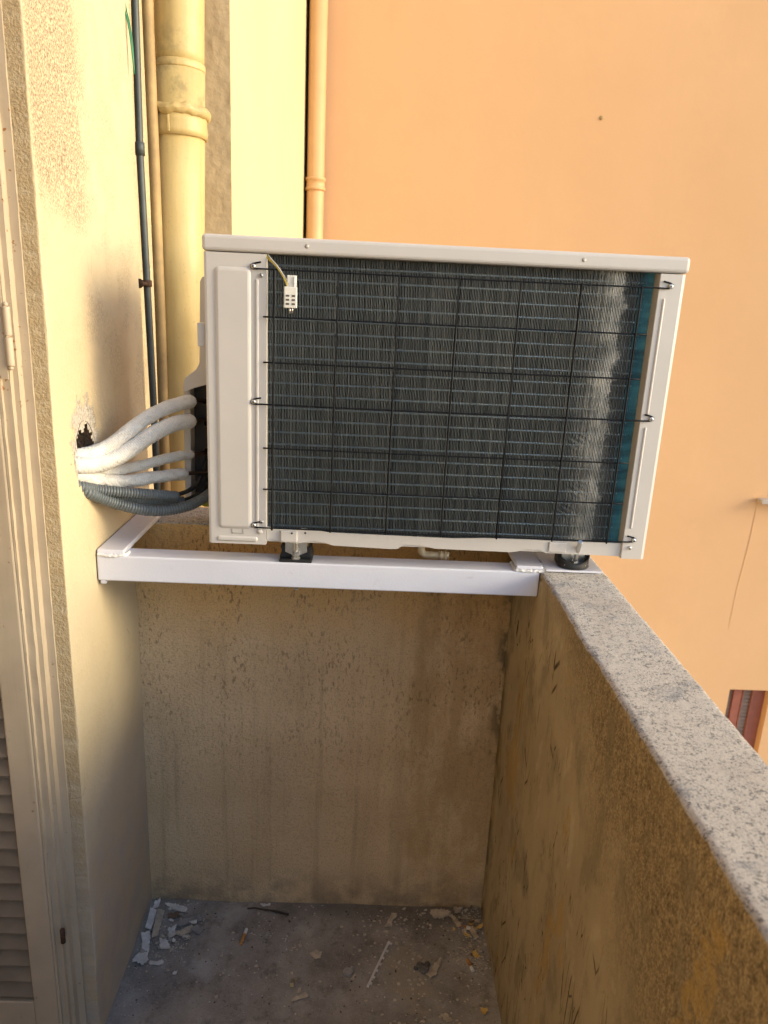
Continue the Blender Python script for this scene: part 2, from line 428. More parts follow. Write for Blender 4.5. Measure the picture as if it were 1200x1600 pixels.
# ------------------------------------------------------------------ mesh helpers
class MB:
    def __init__(s):
        s.v = []; s.f = []; s.smooth = []
    def add(s, vs, fs, smooth=False):
        o = len(s.v)
        s.v += [tuple(p) for p in vs]
        s.f += [tuple(i+o for i in f) for f in fs]
        s.smooth += [smooth]*len(fs)
    def box(s, a, b, bev=0, seg=2):
        (x0, y0, z0), (x1, y1, z1) = a, b
        bm = bmesh.new()
        bmesh.ops.create_cube(bm, size=1)
        for v in bm.verts:
            v.co = Vector(((x0+x1)/2+v.co.x*(x1-x0), (y0+y1)/2+v.co.y*(y1-y0), (z0+z1)/2+v.co.z*(z1-z0)))
        if bev:
            bmesh.ops.bevel(bm, geom=bm.edges[:], offset=bev, segments=seg, affect='EDGES', profile=.5)
        bm.verts.index_update()
        s.add([v.co for v in bm.verts], [[v.index for v in f.verts] for f in bm.faces], False)
        bm.free()
        return s
    def prism(s, poly, axis, a, b, bev=0, xf=None):
        """polygon (2D) extruded along axis from a to b. axis y: (x,z); z: (x,y); x: (y,z)"""
        def P(p, t):
            return {'y': (p[0], t, p[1]), 'z': (p[0], p[1], t), 'x': (t, p[0], p[1])}[axis]
        bm = bmesh.new()
        lo = [bm.verts.new(P(p, a)) for p in poly]; hi = [bm.verts.new(P(p, b)) for p in poly]
        n = len(poly)
        bm.faces.new(lo); bm.faces.new(hi)
        for i in range(n):
            bm.faces.new((lo[i], lo[(i+1) % n], hi[(i+1) % n], hi[i]))
        bmesh.ops.recalc_face_normals(bm, faces=bm.faces[:])
        if bev:
            bmesh.ops.bevel(bm, geom=bm.edges[:], offset=bev, segments=2, affect='EDGES', profile=.5)
        if xf:
            bmesh.ops.transform(bm, matrix=xf, verts=bm.verts[:])
        bm.verts.index_update()
        s.add([v.co for v in bm.verts], [[v.index for v in f.verts] for f in bm.faces])
        bm.free()
        return s
    def tube(s, pts, r, seg=12, cap=True, res=None, fn=None):
        """swept tube; r number or function of 0..1; fn(i,j,t) multiplies radius"""
        P = [Vector(p) for p in pts]
        if res:
            P = spline(P, res)
        n = len(P)
        L = [0]
        for i in range(1, n):
            L.append(L[-1]+(P[i]-P[i-1]).length)
        tn = []
        for i in range(n):
            tn.append((P[min(i+1, n-1)]-P[max(i-1, 0)]).normalized())
        ref = Vector((0, 0, 1)) if abs(tn[0].z) < .9 else Vector((1, 0, 0))
        nn = (ref-tn[0]*ref.dot(tn[0])).normalized()
        vs = []
        for i in range(n):
            nn = (nn-tn[i]*nn.dot(tn[i])).normalized()
            bb = tn[i].cross(nn)
            t = L[i]/L[-1]
            rr = r(t) if callable(r) else r
            for j in range(seg):
                a = 2*math.pi*j/seg
                q = rr*(fn(i, j, L[i], a) if fn else 1)
                vs.append(P[i]+(nn*math.cos(a)+bb*math.sin(a))*q)
        fs = []
        for i in range(n-1):
            for j in range(seg):
                k = (j+1) % seg
                fs.append((i*seg+j, i*seg+k, (i+1)*seg+k, (i+1)*seg+j))
        s.add(vs, fs, True)
        if cap:
            o = len(s.v)-len(vs)
            s.f.append(tuple(o+j for j in range(seg))[::-1]); s.smooth.append(False)
            s.f.append(tuple(o+(n-1)*seg+j for j in range(seg))); s.smooth.append(False)
        return s
    def lathe(s, prof, origin, axis, seg=24, smooth=True):
        """profile of (r, h) turned round axis at origin"""
        ax = Vector(axis).normalized()
        ref = Vector((0, 0, 1)) if abs(ax.z) < .9 else Vector((1, 0, 0))
        u = (ref-ax*ref.dot(ax)).normalized(); w = ax.cross(u)
        O = Vector(origin)
        vs = []
        for r, h in prof:
            for j in range(seg):
                a = 2*math.pi*j/seg
                vs.append(O+ax*h+(u*math.cos(a)+w*math.sin(a))*r)
        fs = []
        for i in range(len(prof)-1):
            for j in range(seg):
                k = (j+1) % seg
                fs.append((i*seg+j, i*seg+k, (i+1)*seg+k, (i+1)*seg+j))
        fs.append(tuple(range(seg))[::-1])
        fs.append(tuple((len(prof)-1)*seg+j for j in range(seg)))
        s.add(vs, fs, smooth)
        return s
    def grid(s, fn, nu, nv, smooth=True, skip=None):
        """fn(u,v) -> point; u,v in 0..1"""
        vs = [fn(i/nu, j/nv) for i in range(nu+1) for j in range(nv+1)]
        fs = []
        for i in range(nu):
            for j in range(nv):
                if skip and skip((i+.5)/nu, (j+.5)/nv):
                    continue
                a = i*(nv+1)+j
                fs.append((a, a+nv+1, a+nv+2, a+1))
        s.add(vs, fs, smooth)
        return s
    def build(s, name, mat, parent=None, auto=None):
        me = bpy.data.meshes.new(name)
        me.from_pydata(s.v, [], s.f)
        me.polygons.foreach_set('use_smooth', s.smooth)
        me.materials.append(mat if not isinstance(mat, str) else MAT[mat])
        me.validate()
        bm = bmesh.new(); bm.from_mesh(me)
        bmesh.ops.recalc_face_normals(bm, faces=bm.faces[:])
        bm.to_mesh(me); bm.free()
        me.update()
        o = bpy.data.objects.new(name, me)
        COL.objects.link(o)
        if parent:
            o.parent = parent
            base = Vector((0, 0, 0)); q = parent
            while q:
                base += q.location; q = q.parent
            me.transform(Matrix.Translation(-base))
        return o

def spline(P, res):
    """Catmull-Rom through P resampled at step res"""
    n = len(P)
    out = []
    for i in range(n-1):
        p0, p1, p2, p3 = P[max(i-1, 0)], P[i], P[i+1], P[min(i+2, n-1)]
        k = max(2, int((p2-p1).length/(res/4)))
        for a in range(k):
            t = a/k
            out.append(.5*((2*p1)+(p2-p0)*t+(2*p0-5*p1+4*p2-p3)*t*t+(3*p1-p0-3*p2+p3)*t**3))
    out.append(P[-1])
    res_pts = [out[0]]; acc = 0
    for i in range(1, len(out)):
        acc += (out[i]-out[i-1]).length
        if acc >= res:
            res_pts.append(out[i]); acc = 0
    if (res_pts[-1]-P[-1]).length > res*.3:
        res_pts.append(P[-1])
    return res_pts

def thing(name, label, cat, loc=(0, 0, 0), group=None):
    o = bpy.data.objects.new(name, None)
    COL.objects.link(o)
    o.empty_display_size = .05
    o.location = loc
    return tag(o, label, cat, group)

def tag(o, label=None, cat=None, group=None, kind=None):
    if label: o['label'] = label
    if cat: o['category'] = cat
    if group: o['group'] = group
    if kind: o['kind'] = kind
    return o

def nz(p, s, a):
    return noise.noise(Vector(p)*s)*a

# ------------------------------------------------------------------ setting
H = .9973           # top of the parapet
BW = .833           # inner width of the balcony
T = .1275           # parapet thickness
YJ = -.357          # edge of the wall at the shuttered door
YC = .112           # far corner of the house wall

m = MB()
m.grid(lambda u, v: (-60+120*u, -60+120*v, -7.5), 2, 2)
tag(m.build('ground', 'ground'), kind='structure')

# balcony floor: gently uneven slab
m = MB()
def floor_pt(u, v):
    x = -.03+(BW+.06)*u; y = .03-.75*v
    return (x, y, nz((x, y, 0), 9, .0025)+nz((x, y, 3), 40, .0008))
m.grid(floor_pt, 90, 80)
m.box((-.15, -3.3, -.16), (BW+.13, -.70, -.003))
m.box((-.15, -.70, -.16), (BW+.13, .127, -.02))
tag(m.build('balcony_floor', 'floor'), kind='structure')

# house wall ---------------------------------------------------------------
m = MB()
def in_hole(y, z):
    a = (y+.236)/.044; b = (z-1.178)/.062
    return a*a+b*b < 1+nz((y, z, 0), 60, .5)
def wall_pt(u, v):
    y = YJ+(YC-YJ)*u; z = 2.4*v
    e = nz((1, 5, z), 30, .0012)+nz((4, 1, z), 130, .0013) if u < .001 else 0
    x = nz((0, y, z), 6, .003)+nz((0, y, z), 30, .0008)
    if u < .001: x -= .0015
    return (x, y+e, z)
NU, NV = 78, 400
m.grid(wall_pt, NU, NV, skip=lambda u, v: in_hole(YJ+(YC-YJ)*u, 2.4*v))
# broken rim and cavity of the hole
def cav(u, v):
    a = 2*math.pi*u
    k = 1.08+.12*noise.noise(Vector((math.cos(a)*2, math.sin(a)*2, v*3)))
    d = [0.004, -.02, -.05, -.085][min(3, int(v*3+.01))]
    sh = [1.0, 1.02, 1.0, .05][min(3, int(v*3+.01))]
    return (d-.004, -.236+.047*k*math.cos(a)*sh, 1.178+.066*k*math.sin(a)*sh)
m2 = MB(); m2.grid(cav, 40, 3)
# reveal facing the door
def rev(u, v):
    z = 2.4*v
    p = wall_pt(0, v)
    k = nz((u*3, 7, z), 90, .0012)
    return (p[0]-.034*u, p[1]+(k if 0 < u < 1 else 0)+(0 if u < 1 else -.001), z)
m.grid(rev, 6, NV)
# above, below, behind and beyond the shutter
m.box((-.3, YJ+.004, 2.4), (0, YC, 7))
m.box((-.3, -3.3, 2.4), (-.002, YJ+.004, 7))
m.box((-.3, -3.3, 0), (-.002, -1.30, 2.4)); m.box((-.75, -1.5, -.16), (-.70, .1, 2.6)); m.box((-.70, -1.34, -.16), (-.3, -1.30, 2.6)); m.box((-.70, -.35, -.16), (-.3, -.31, 2.6)); m.box((-.70, -1.30, -.16), (-.002, -.3575, -.004)); m.box((-.70, -1.30, 2.4), (-.3, -.35, 2.45))
m.box((-.3, YJ+.004, -7.5), (-.09, YC, 2.4))
m.box((-.09, YJ+.004, -7.5), (-.002, YC, -.16))
m.prism([(-.09, YC-.004), (-.09, YC+.022), (-.003, YC+.022), (-.0015, YC+.016), (-.004, YC+.006), (-.004, YC-.004)], 'z', 0, 7)
m.box((-.3, YC+.022, -7.5), (-.085, .53, 7))
m.box((-.3, -3.3, -7.5), (-.002, YJ+.004, -.16))
house = thing('house_wall', 'cream rough plastered house wall with a broken hole for the air conditioner pipes', 'wall', (0, 0, 0))
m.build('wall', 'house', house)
g = G('brick_rubble', .95)
g.col(g.ramp(g.noise(90, 5, .7), [(.3, (.07, .05, .035)), (.5, (.22, .15, .10)), (.7, (.40, .22, .13))]))
g.bump(g.noise(120, 4, .7), 1, .01)
m2.build('pipe_hole', g.m, house)

# pillar and sunlit wall of the next house
m = MB()
def pil(u, v):
    x = -.10+.22*u; z = 2.9*v
    e = nz((2, 8, z), 40, .003)
    return (x+(e if u > .999 else 0), .529+nz((x, 0, z), 70, .0022)+nz((x, 3, z), 15, .002), z)
m.grid(pil, 30, 330)
m.box((-1.5, .529, 2.9), (.12, .535, 7)); m.box((-1.5, .529, -7.5), (.12, .535, 0))
nb = thing('neighbour_wall', 'pale cream sunlit wall with rough shaded end face behind the fat drain pipe', 'wall', (0, 1.5, -7.5))
m.build('end_face', 'tan', nb)
m = MB(); m.box((-1.5, .535, -7.5), (.12, 2.594, 7)); m.build('side_face', 'cream', nb)

# orange building -----------------------------------------------------------
ob = thing('orange_building', 'plain orange plastered building across the courtyard with red shuttered window', 'building', (3, 2.6, -7.5))
YF = 2.6
m = MB()
wins = [(2.838, 3.10, -1.95, -.772), (2.838, 3.10, .478, 1.55)]
xs = [-1.4, 2.838, 3.10, 9.0]
m.box((xs[0], YF, -7.5), (xs[1], YF+.3, 7)); m.box((xs[2], YF, -7.5), (xs[3], YF+.3, 7))
m.box((xs[1], YF, -7.5), (xs[2], YF+.3, -1.95)); m.box((xs[1], YF, -.772), (xs[2], YF+.3, .478)); m.box((xs[1], YF, 1.55), (xs[2], YF+.3, 7))
m.build('wall', 'orange', ob)
for k, (x0, x1, z0, z1) in enumerate(wins):
    m = MB(); m.box((x0, YF+.20, z0), (x1, YF+.22, z1))
    w = m.build('window', 'dark', ob)
    if k == 1:
        f = MB(); f.box((x0, YF+.12, z0), (x0+.03, YF+.17, z1)); f.box((x1-.03, YF+.12, z0), (x1, YF+.17, z1)); f.box((x0+.03, YF+.12, z0), (x1-.03, YF+.17, z0+.05))
        f.build('window_frame', 'shutter_red', w)
        continue
    for a, b, c, d in ((x0+.002, x0+.058, x0+.112, 0), (x0+.116, x0+.178, x0+.260, 1)):
        f = MB()
        f.box((b, YF+.05, z0+.01), (c, YF+.085, z1-.002), .003); f.box((a, YF+.05, z0+.01), (a+.008, YF+.085, z1-.002), .002)
        f.box((a+.008, YF+.052, z0+.01), (b, YF+.083, z0+.06)); f.box((a+.008, YF+.052, z1-.02), (b, YF+.083, z1-.003))
        sh = f.build('shutter', 'shutter_red', w)
        sl = MB()
        z = z0+.075
        while z < z1-.03:
            sl.prism([(YF+.058, z), (YF+.062, z-.003), (YF+.082, z+.017), (YF+.078, z+.02)], 'x', a+.009, b-.001)
            z += .026
        sl.build('slats', 'slat_grey', sh)
m = MB(); m.box((2.778, YF-.06, .452), (3.16, YF-.002, .476), .004); m.build('window_sill', 'stone', ob)
# faint crack below the sill is in the wall relief; a small chip high on the wall
m = MB(); m.lathe([(.012, 0), (.010, .002), (.004, .003)], (1.613, YF-.001, 2.42), (0, -1, .1), 9); m.build('wall_chip', 'thinpipe', ob)
m = MB(); m.tube([(2.785, YF-.0005, .452), (2.78, YF-.0005, .2), (2.76, YF-.0005, -.1), (2.755, YF-.0005, -.35)], lambda t: .0016*(1-t)+.0006, 6, res=.03,
                 fn=lambda i, j, l, a: 1+.5*noise.noise(Vector((l*30, 0, 0)))); m.build('wall_crack', 'down', ob)

# downpipe on the orange wall and a dark strip beside it in the corner gap
dp = thing('orange_downpipe', 'slim orange painted downpipe in the far corner of the orange wall', 'pipe', (.175, 2.5, -7.5))
m = MB(); m.tube([(.178, 2.53, -7.4), (.178, 2.53, 7)], .043, 24); m.build('pipe_run', 'down', dp)
m = MB(); m.lathe([(.043, -.03), (.050, -.03), (.051, -.018), (.046, -.015), (.046, .015), (.051, .018), (.050, .03), (.043, .03)], (.178, 2.53, 2.03), (0, 0, 1), 24)
m.build('joint_collar', 'down', dp)
m = MB(); m.tube([(.133, 2.57, -7.4), (.133, 2.57, 7)], .013, 8)
tag(m.build('corner_strip', 'dark'), 'narrow dark strip running down beside the far orange downpipe', 'cable')

# parapets -----------------------------------------------------------------
def parapet_profile(w, h, r=.008, n=4):
    """outline over the wall: inner foot, rounded top edges, outer foot (offset from the inner face, height)"""
    pts = [(0, h*i/26) for i in range(26)]
    for i in range(n+1):
        a = math.pi-math.pi/2*i/n; pts.append((r+r*math.cos(a), h-r+r*math.sin(a)))
    for i in range(1, 10):
        pts.append((r+(w-2*r)*i/10, h))
    for i in range(n+1):
        a = math.pi/2-math.pi/2*i/n; pts.append((w-r+r*math.cos(a), h-r+r*math.sin(a)))
    pts.append((w, -.16)); pts.append((w, -7.5) if False else (w, -.17))
    return pts
prof = parapet_profile(T, H)
m = MB()
NY = 420
def rp(u, v):
    k = min(len(prof)-1, round(v*(len(prof)-1)))
    o, z = prof[k]
    y = .1275-3.4*u**1.6
    x = BW+o
    edge = 1 if 25 <= k <= 31 else 0
    a = .0010+.0008*edge
    d = nz((x, y, z), 45, a)+nz((x, y, z), 110, a*.6)+nz((x, y, z), 7, .0025)
    if o < T/2: x += d
    zz = z+nz((x, y, z), 60, .0012 if k > 24 else 0)
    return (x, y, zz)
m.grid(rp, NY, len(prof)-1)
m.prism([p for p in prof], 'y', .1274, .1275)
m.v[-2*len(prof):] = [(BW+p[0], p[1], p[2]) for p in m.v[-2*len(prof):]]
tag(m.build('side_parapet', 'right'), 'brown stained flaking parapet wall with pale gritty top running towards viewer', 'wall')

m = MB()
def bp(u, v):
    k = min(len(prof)-1, round(v*(len(prof)-1)))
    o, z = prof[k]
    x = -.002+(BW+.004)*u
    y = o+(nz((x, 0, z), 7, .004)+nz((x, 2, z), 50, .001) if o < T/2 else 0)
    return (x, y, z+nz((x, o, z), 50, .001 if k > 24 else 0))
m.grid(bp, 170, len(prof)-1)
tag(m.build('end_parapet', 'back'), 'ochre brown streaked parapet wall closing the balcony below the air conditioner', 'wall')

# door jamb moulding and louvred leaf standing across the opening ------------
dr = thing('shuttered_door', 'beige louvred door shutter with stepped frame and rusty hinge beside the wall', 'door', (-.3, -.39, 0))
ZT = 2.399
m = MB()
jag_ = [(-.0265, -.3585), (-.0265, -.362), (-.040, -.362), (-.040, -.378), (-.048, -.378), (-.048, -.388), (-.060, -.388), (-.060, -.3945), (-.064, -.3945), (-.064, -.3585)]
NZ = 260
n = len(jag_)
vs = []
for i in range(NZ+1):
    z = .002+(ZT-.002)*i/NZ
    for k, (x, y) in enumerate(jag_):
        w_ = .0007 if 0 < k < 8 else 0
        vs.append((x+nz((x*9, k, z), 30, w_)+nz((x*9, k+5, z), 120, w_*.6), y+nz((k, x*9, z), 28, w_), z))
fs = []
for i in range(NZ):
    for k in range(n):
        fs.append((i*n+k, i*n+(k+1) % n, (i+1)*n+(k+1) % n, (i+1)*n+k))
fs += [tuple(range(n))[::-1], tuple(NZ*n+k for k in range(n))]
m.add(vs, fs)
m.build('door_frame', 'shutter', dr)
lf = MB()
lf.box((-.1105, -.3960, .05), (-.0645, -.372, 2.38), .003)
lf.box((-.62, -.3960, .05), (-.565, -.372, 2.38), .003)
for z0, z1 in ((.05, .125), (1.15, 1.22), (2.28, 2.38)):
    lf.box((-.565, -.3945, z0), (-.1105, -.3735, z1), .002)
lo = lf.build('shutter_leaf', 'shutter', dr)
sl = MB()
for za, zb in ((.13, 1.145), (1.225, 2.275)):
    z = za+.018
    while z < zb-.02:
        sl.prism([(-.3925, z-.014), (-.3890, z-.016), (-.3755, z+.012), (-.3770, z+.015), (-.3800, z+.0155), (-.3935, z-.010)], 'x', -.564, -.1115)
        z += .0385
sl.build('louvre_slats', simple('brown_grey_slat_paint', (.20, .155, .108), .6, 0, .15, 25, .2, 120), lo)
bk = MB(); bk.box((-.61, -.370, .06), (-.07, -.366, 2.37)); bk.build('louvre_backing', 'dark', lo)
for zc, mt in ((1.395, 'shutter'), (.275, 'rust')):
    h = MB()
    if mt == 'rust':
        h.lathe([(0, 0), (.0045, 0), (.0045, .03), (0, .03)], (-.0425, -.395, zc), (0, 0, 1), 12); h.build('hinge', mt, dr); continue
    for za, zb in ((.0, .042), (.044, .086)):
        h.lathe([(.0, za), (.0055, za), (.0058, za+.002), (.0058, zb-.002), (.0055, zb), (0, zb)], (-.0415, -.3955, zc-.04), (0, 0, 1), 14)
    h.lathe([(.003, -.003), (.004, 0), (.0035, .003)], (-.0415, -.3955, zc-.043), (0, 0, 1), 10)
    h.lathe([(.003, -.002), (.004, 0), (.002, .004)], (-.0415, -.3955, zc+.049), (0, 0, 1), 10)
    h.box((-.062, -.3972, zc-.06), (-.046, -.3955, zc+.085), .0004)
    h.build('hinge', mt, dr)

# pipes in the corner ---------------------------------------------------------
big = thing('drain_pipe', 'fat cream painted drain pipe with lumpy collar behind the air conditioner', 'pipe', (.05, .26, 0))
def bx(z): return .0495+(z-1.41)*.024
m = MB()
m.tube([(bx(z), .26, z) for z in (-7, -1, 1, 1.5, 1.94)], .0535, 40)
m.tube([(bx(z), .26, z) for z in (1.936, 1.96, 2.3, 7)], lambda t: .0515, 40)
m.lathe([(.0515, .012), (.0538, .0105), (.0542, .0), (.0536, -.004)], (bx(1.93), .26, 1.93), (0, 0, 1), 40)
m.build('pipe_run', 'pipe', big)
m = MB()
def collar(u, v):
    a = 2*math.pi*u; b = 2*math.pi*v
    k = 1+.28*noise.noise(Vector((math.cos(a)*2.5, math.sin(a)*2.5, math.sin(b)*.6)))+.12*noise.noise(Vector((math.cos(a)*9, math.sin(a)*9, math.sin(b)*2)))
    R = .0555+.0105*k*math.cos(b)
    return (bx(1.845)+R*math.cos(a), .26+R*math.sin(a), 1.845+.0110*k*math.sin(b)+.005*noise.noise(Vector((math.cos(a)*3, math.sin(a)*3, 9))))
m.grid(collar, 90, 14)
m.lathe([(.0535, .0), (.0585, -.002), (.0575, -.012), (.0592, -.03), (.0580, -.042), (.0535, -.0425)], (bx(1.835), .26, 1.838), (0, 0, 1), 40)
m.build('collar', 'pipe', big)
m = MB(); m.box((bx(1.82)-.012, .1985, 1.799), (bx(1.82)-.007, .2015, 1.832), .001); m.build('collar_clip', 'pipe', big)

m = MB(); m.tube([(.014, .20, -7), (.0165, .20, 1.0), (.0185, .20, 1.4), (.0175, .20, 1.7), (.0155, .20, 2.0), (.01, .2, 7)], .0115, 20)
tag(m.build('ochre_pipe', 'thinpipe'), 'thin ochre pipe squeezed between the grey conduit and fat drain pipe', 'pipe')

gp = thing('grey_conduit', 'thin dark grey conduit pipe clamped at the corner of the house wall', 'pipe', (0, .17, 0))
m = MB(); m.tube([(.004, .17, .3), (.005, .17, 1.03), (.004, .17, 1.24), (.0005, .17, 1.48), (-.0035, .17, 1.75), (-.001, .17, 2.02), (.003, .17, 2.6)], .0078, 18)
m.build('conduit_run', 'grey_pipe', gp)
m = MB(); m.lathe([(.0078, -.013), (.0098, -.013), (.0098, .012), (.0078, .013)], (-.003, .17, 1.757), (0, 0, 1), 20); m.build('coupling', 'grey_pipe', gp)
m = MB()
m.lathe([(.0080, -.007), (.0105, -.007), (.0105, .007), (.0080, .007)], (.0005, .17, 1.488), (0, 0, 1), 20)
m.tube([(.001, .125, 1.487), (.001, .163, 1.487)], .0035, 10)
m.lathe([(.0, -.001), (.010, 0), (.009, .003), (.004, .005), (0, .005)], (.0, .119, 1.487), (.6, 1, 0), 16)
m.build('clamp', 'rust', gp)

m = MB(); m.tube([(-.02, .1, 2.3), (-.012, .098, 2.1), (-.0042, .10, 2.003), (.0049, .10, 1.966), (.0100, .10, 1.923), (.0125, .102, 1.879)], .0016, 8, res=.01)
m.tube([(-.018, .1, 2.3), (-.009, .102, 2.1), (-.001, .104, 2.005), (.0065, .104, 1.966), (.0105, .104, 1.930), (.0122, .102, 1.89)], .0013, 8, res=.01)
tag(m.build('green_wire', 'green'), 'loose thin green wire end hanging beside the grey conduit', 'wire')

# ------------------------------------------------------------------ air conditioner
XA, XB = .2155, 1.0175
YA = -.2446; YB = .055
ZA, ZB = 1.037, 1.567
ac = thing('outdoor_unit', 'beige air conditioner outdoor unit with dark finned coil on white bracket', 'air conditioner', ((XA+XB)/2, -.09, 1.0))

def rrect(x0, x1, z0, z1, r, n=6):
    pts = []
    for cx, cz, a0 in ((x1-r, z1-r, 0), (x0+r, z1-r, 90), (x0+r, z0+r, 180), (x1-r, z0+r, 270)):
        for i in range(n+1):
            a = math.radians(a0+90*i/n)
            pts.append((cx+r*math.cos(a), cz+r*math.sin(a)))
    return pts
def emboss(mb, x0, x1, z0, z1, r, y, h, ch):
    """raised rounded-rectangle pressing with a sloped flank"""
    A = rrect(x0, x1, z0, z1, r); B = rrect(x0+ch*.4, x1-ch*.4, z0+ch*.4, z1-ch*.4, max(r-ch*.4, .001)); Cc = rrect(x0+ch, x1-ch, z0+ch, z1-ch, max(r-ch, .0006))
    n = len(A)
    vs = [(p[0], y, p[1]) for p in A]+[(p[0], y-h*.75, p[1]) for p in B]+[(p[0], y-h, p[1]) for p in Cc]
    fs = []
    for k in (0, n):
        for i in range(n):
            fs.append((k+i, k+(i+1) % n, k+n+(i+1) % n, k+n+i))
    mb.add(vs, fs, True)
    mb.add([(p[0], y-h, p[1]) for p in Cc], [tuple(range(n))], False)

# lid
m = MB()
m.box((XA-.002, YA-.003, 1.5405), (XB+.002, YB+.004, ZB), .006, 3)
m.box((XA+.04, YA+.03, ZB-.001), (XB-.04, YB-.03, ZB+.002), .0015)
lid = m.build('top_panel', 'unit', ac)
for xx in (.3855, .8416):
    m = MB(); m.lathe([(.0, -.0006), (.0032, -.0006), (.0036, .0004), (0, .0004)], (xx, YA-.003, 1.5545), (0, -1, 0), 14)
    m.build('plug_hole', 'greyw', lid)
# cabinet shell (three walls, open to the coil side)
m = MB()
m.box((XA+.001, YA+.05, ZA+.002), (XA+.003, YB, 1.540))
m.box((XA+.003, YB-.002, ZA+.002), (XB-.001, YB, 1.540))
m.box((XB-.003, YA+.04, ZA+.002), (XB-.001, YB-.002, 1.540))
m.build('cabinet', 'unit', ac)
# left corner panel
m = MB()
m.prism([(XA, YA+.004), (XA+.0015, YA+.001), (XA+.005, YA), (.319, YA), (.319, YA+.018), (.317, YA+.018), (.317, YA+.0015), (XA+.006, YA+.0015), (XA+.002, YA+.006), (XA+.002, YA+.06), (XA, YA+.06)], 'z', ZA, 1.5393)
emboss(m, .2335, .2935, 1.066, 1.517, .008, YA-.0002, .0028, .006)
emboss(m, .3005, .3065, 1.066, 1.500, .002, YA-.0002, .0018, .0022)
emboss(m, .231, .304, 1.0415, 1.0515, .004, YA-.0002, .002, .003)
pan = m.build('corner_panel', 'unit', ac)
m = MB()
m.box((.2575, YA-.0008, 1.0565), (.2785, YA-.0001, 1.0585)); m.box((.2575, YA-.0008, 1.0665), (.2785, YA-.0001, 1.069))
m.box((.2575, YA-.0008, 1.0565), (.2588, YA-.0001, 1.069)); m.box((.2772, YA-.0008, 1.0565), (.2785, YA-.0001, 1.069)); m.box((.2665, YA-.0008, 1.0665), (.2695, YA-.0001, 1.073))
m.build('cover_latch', 'greyw', pan)
m = MB(); m.lathe([(.0055, -.001), (.005, .0015), (.002, .003), (0, .003)], (.308, YA, 1.062), (0, -1, 0), 16); m.build('dimple', 'unit', pan)
# right column
m = MB()
m.prism([(.973, YA+.03), (.973, YA+.001), (.974, YA), (XB-.007, YA), (XB-.002, YA+.002), (XB, YA+.007), (XB, YA+.06), (XB-.002, YA+.06), (XB-.002, YA+.008), (.975, YA+.002), (.975, YA+.03)], 'z', ZA, 1.5393)
emboss(m, .9815, .9865, 1.305, 1.50, .002, YA-.0002, .0018, .002)
emboss(m, .9815, .9865, 1.095, 1.282, .002, YA-.0002, .0018, .002)
m.build('corner_column', 'unit', ac)
# base pan with pressed notches
top = [(.320, 1.0695), (.345, 1.066), (.372, 1.0655), (.384, 1.0685), (.405, 1.067), (.43, 1.063), (.52, 1.062), (.66, 1.061), (.72, 1.064), (.80, 1.0645), (.86, 1.0635), (.9725, 1.0645)]
bot = [(.9725, 1.0395), (.835, 1.040), (.822, 1.0455), (.795, 1.0465), (.783, 1.041), (.77, 1.039), (.63, 1.040), (.60, 1.045), (.572, 1.0455), (.560, 1.037), (.548, 1.036), (.44, 1.0385), (.425, 1.0435), (.405, 1.0455), (.386, 1.0420), (.377, 1.040), (.345, 1.041), (.330, 1.046), (.320, 1.046)]
m = MB()
m.prism(top+bot, 'y', YA+.006, YA+.0085)
m.box((XA+.004, YA+.009, ZA+.004), (XB-.004, YB-.002, ZA+.011))
m.box((.345, YA+.001, 1.0425), (.376, YA+.0062, 1.0645), .002); m.box((.838, YA+.003, 1.0425), (.872, YA+.0062, 1.0625), .002)
bp_ = m.build('base_pan', 'unit', ac)
for xx in (.366, .390):
    m = MB(); m.lathe([(0, 0), (.0018, 0), (.0018, .0008), (0, .0008)], (xx, YA+.0062 if xx > .38 else YA+.001, 1.0605), (0, -1, 0), 10)
    m.build('drain_hole', 'dark', bp_)
# drain elbow under the pan
m = MB()
m.tube([(.612, -.14, 1.040), (.612, -.14, 1.006), (.616, -.14, .9965), (.625, -.14, .9935), (.668, -.14, .9935)], .0075, 16, res=.003)
m.lathe([(.0075, 0), (.0095, 0), (.0095, .005), (.008, .006), (.008, .010), (.0095, .011), (.0095, .015), (0, .015)], (.648, -.14, .9935), (1, 0, 0), 18)
m.lathe([(.02, 0), (.02, .003), (.009, .004)], (.612, -.14, 1.035), (0, 0, 1), 18)
m.build('drain_elbow', simple('cream_plastic', (.56, .45, .30), .45), ac)

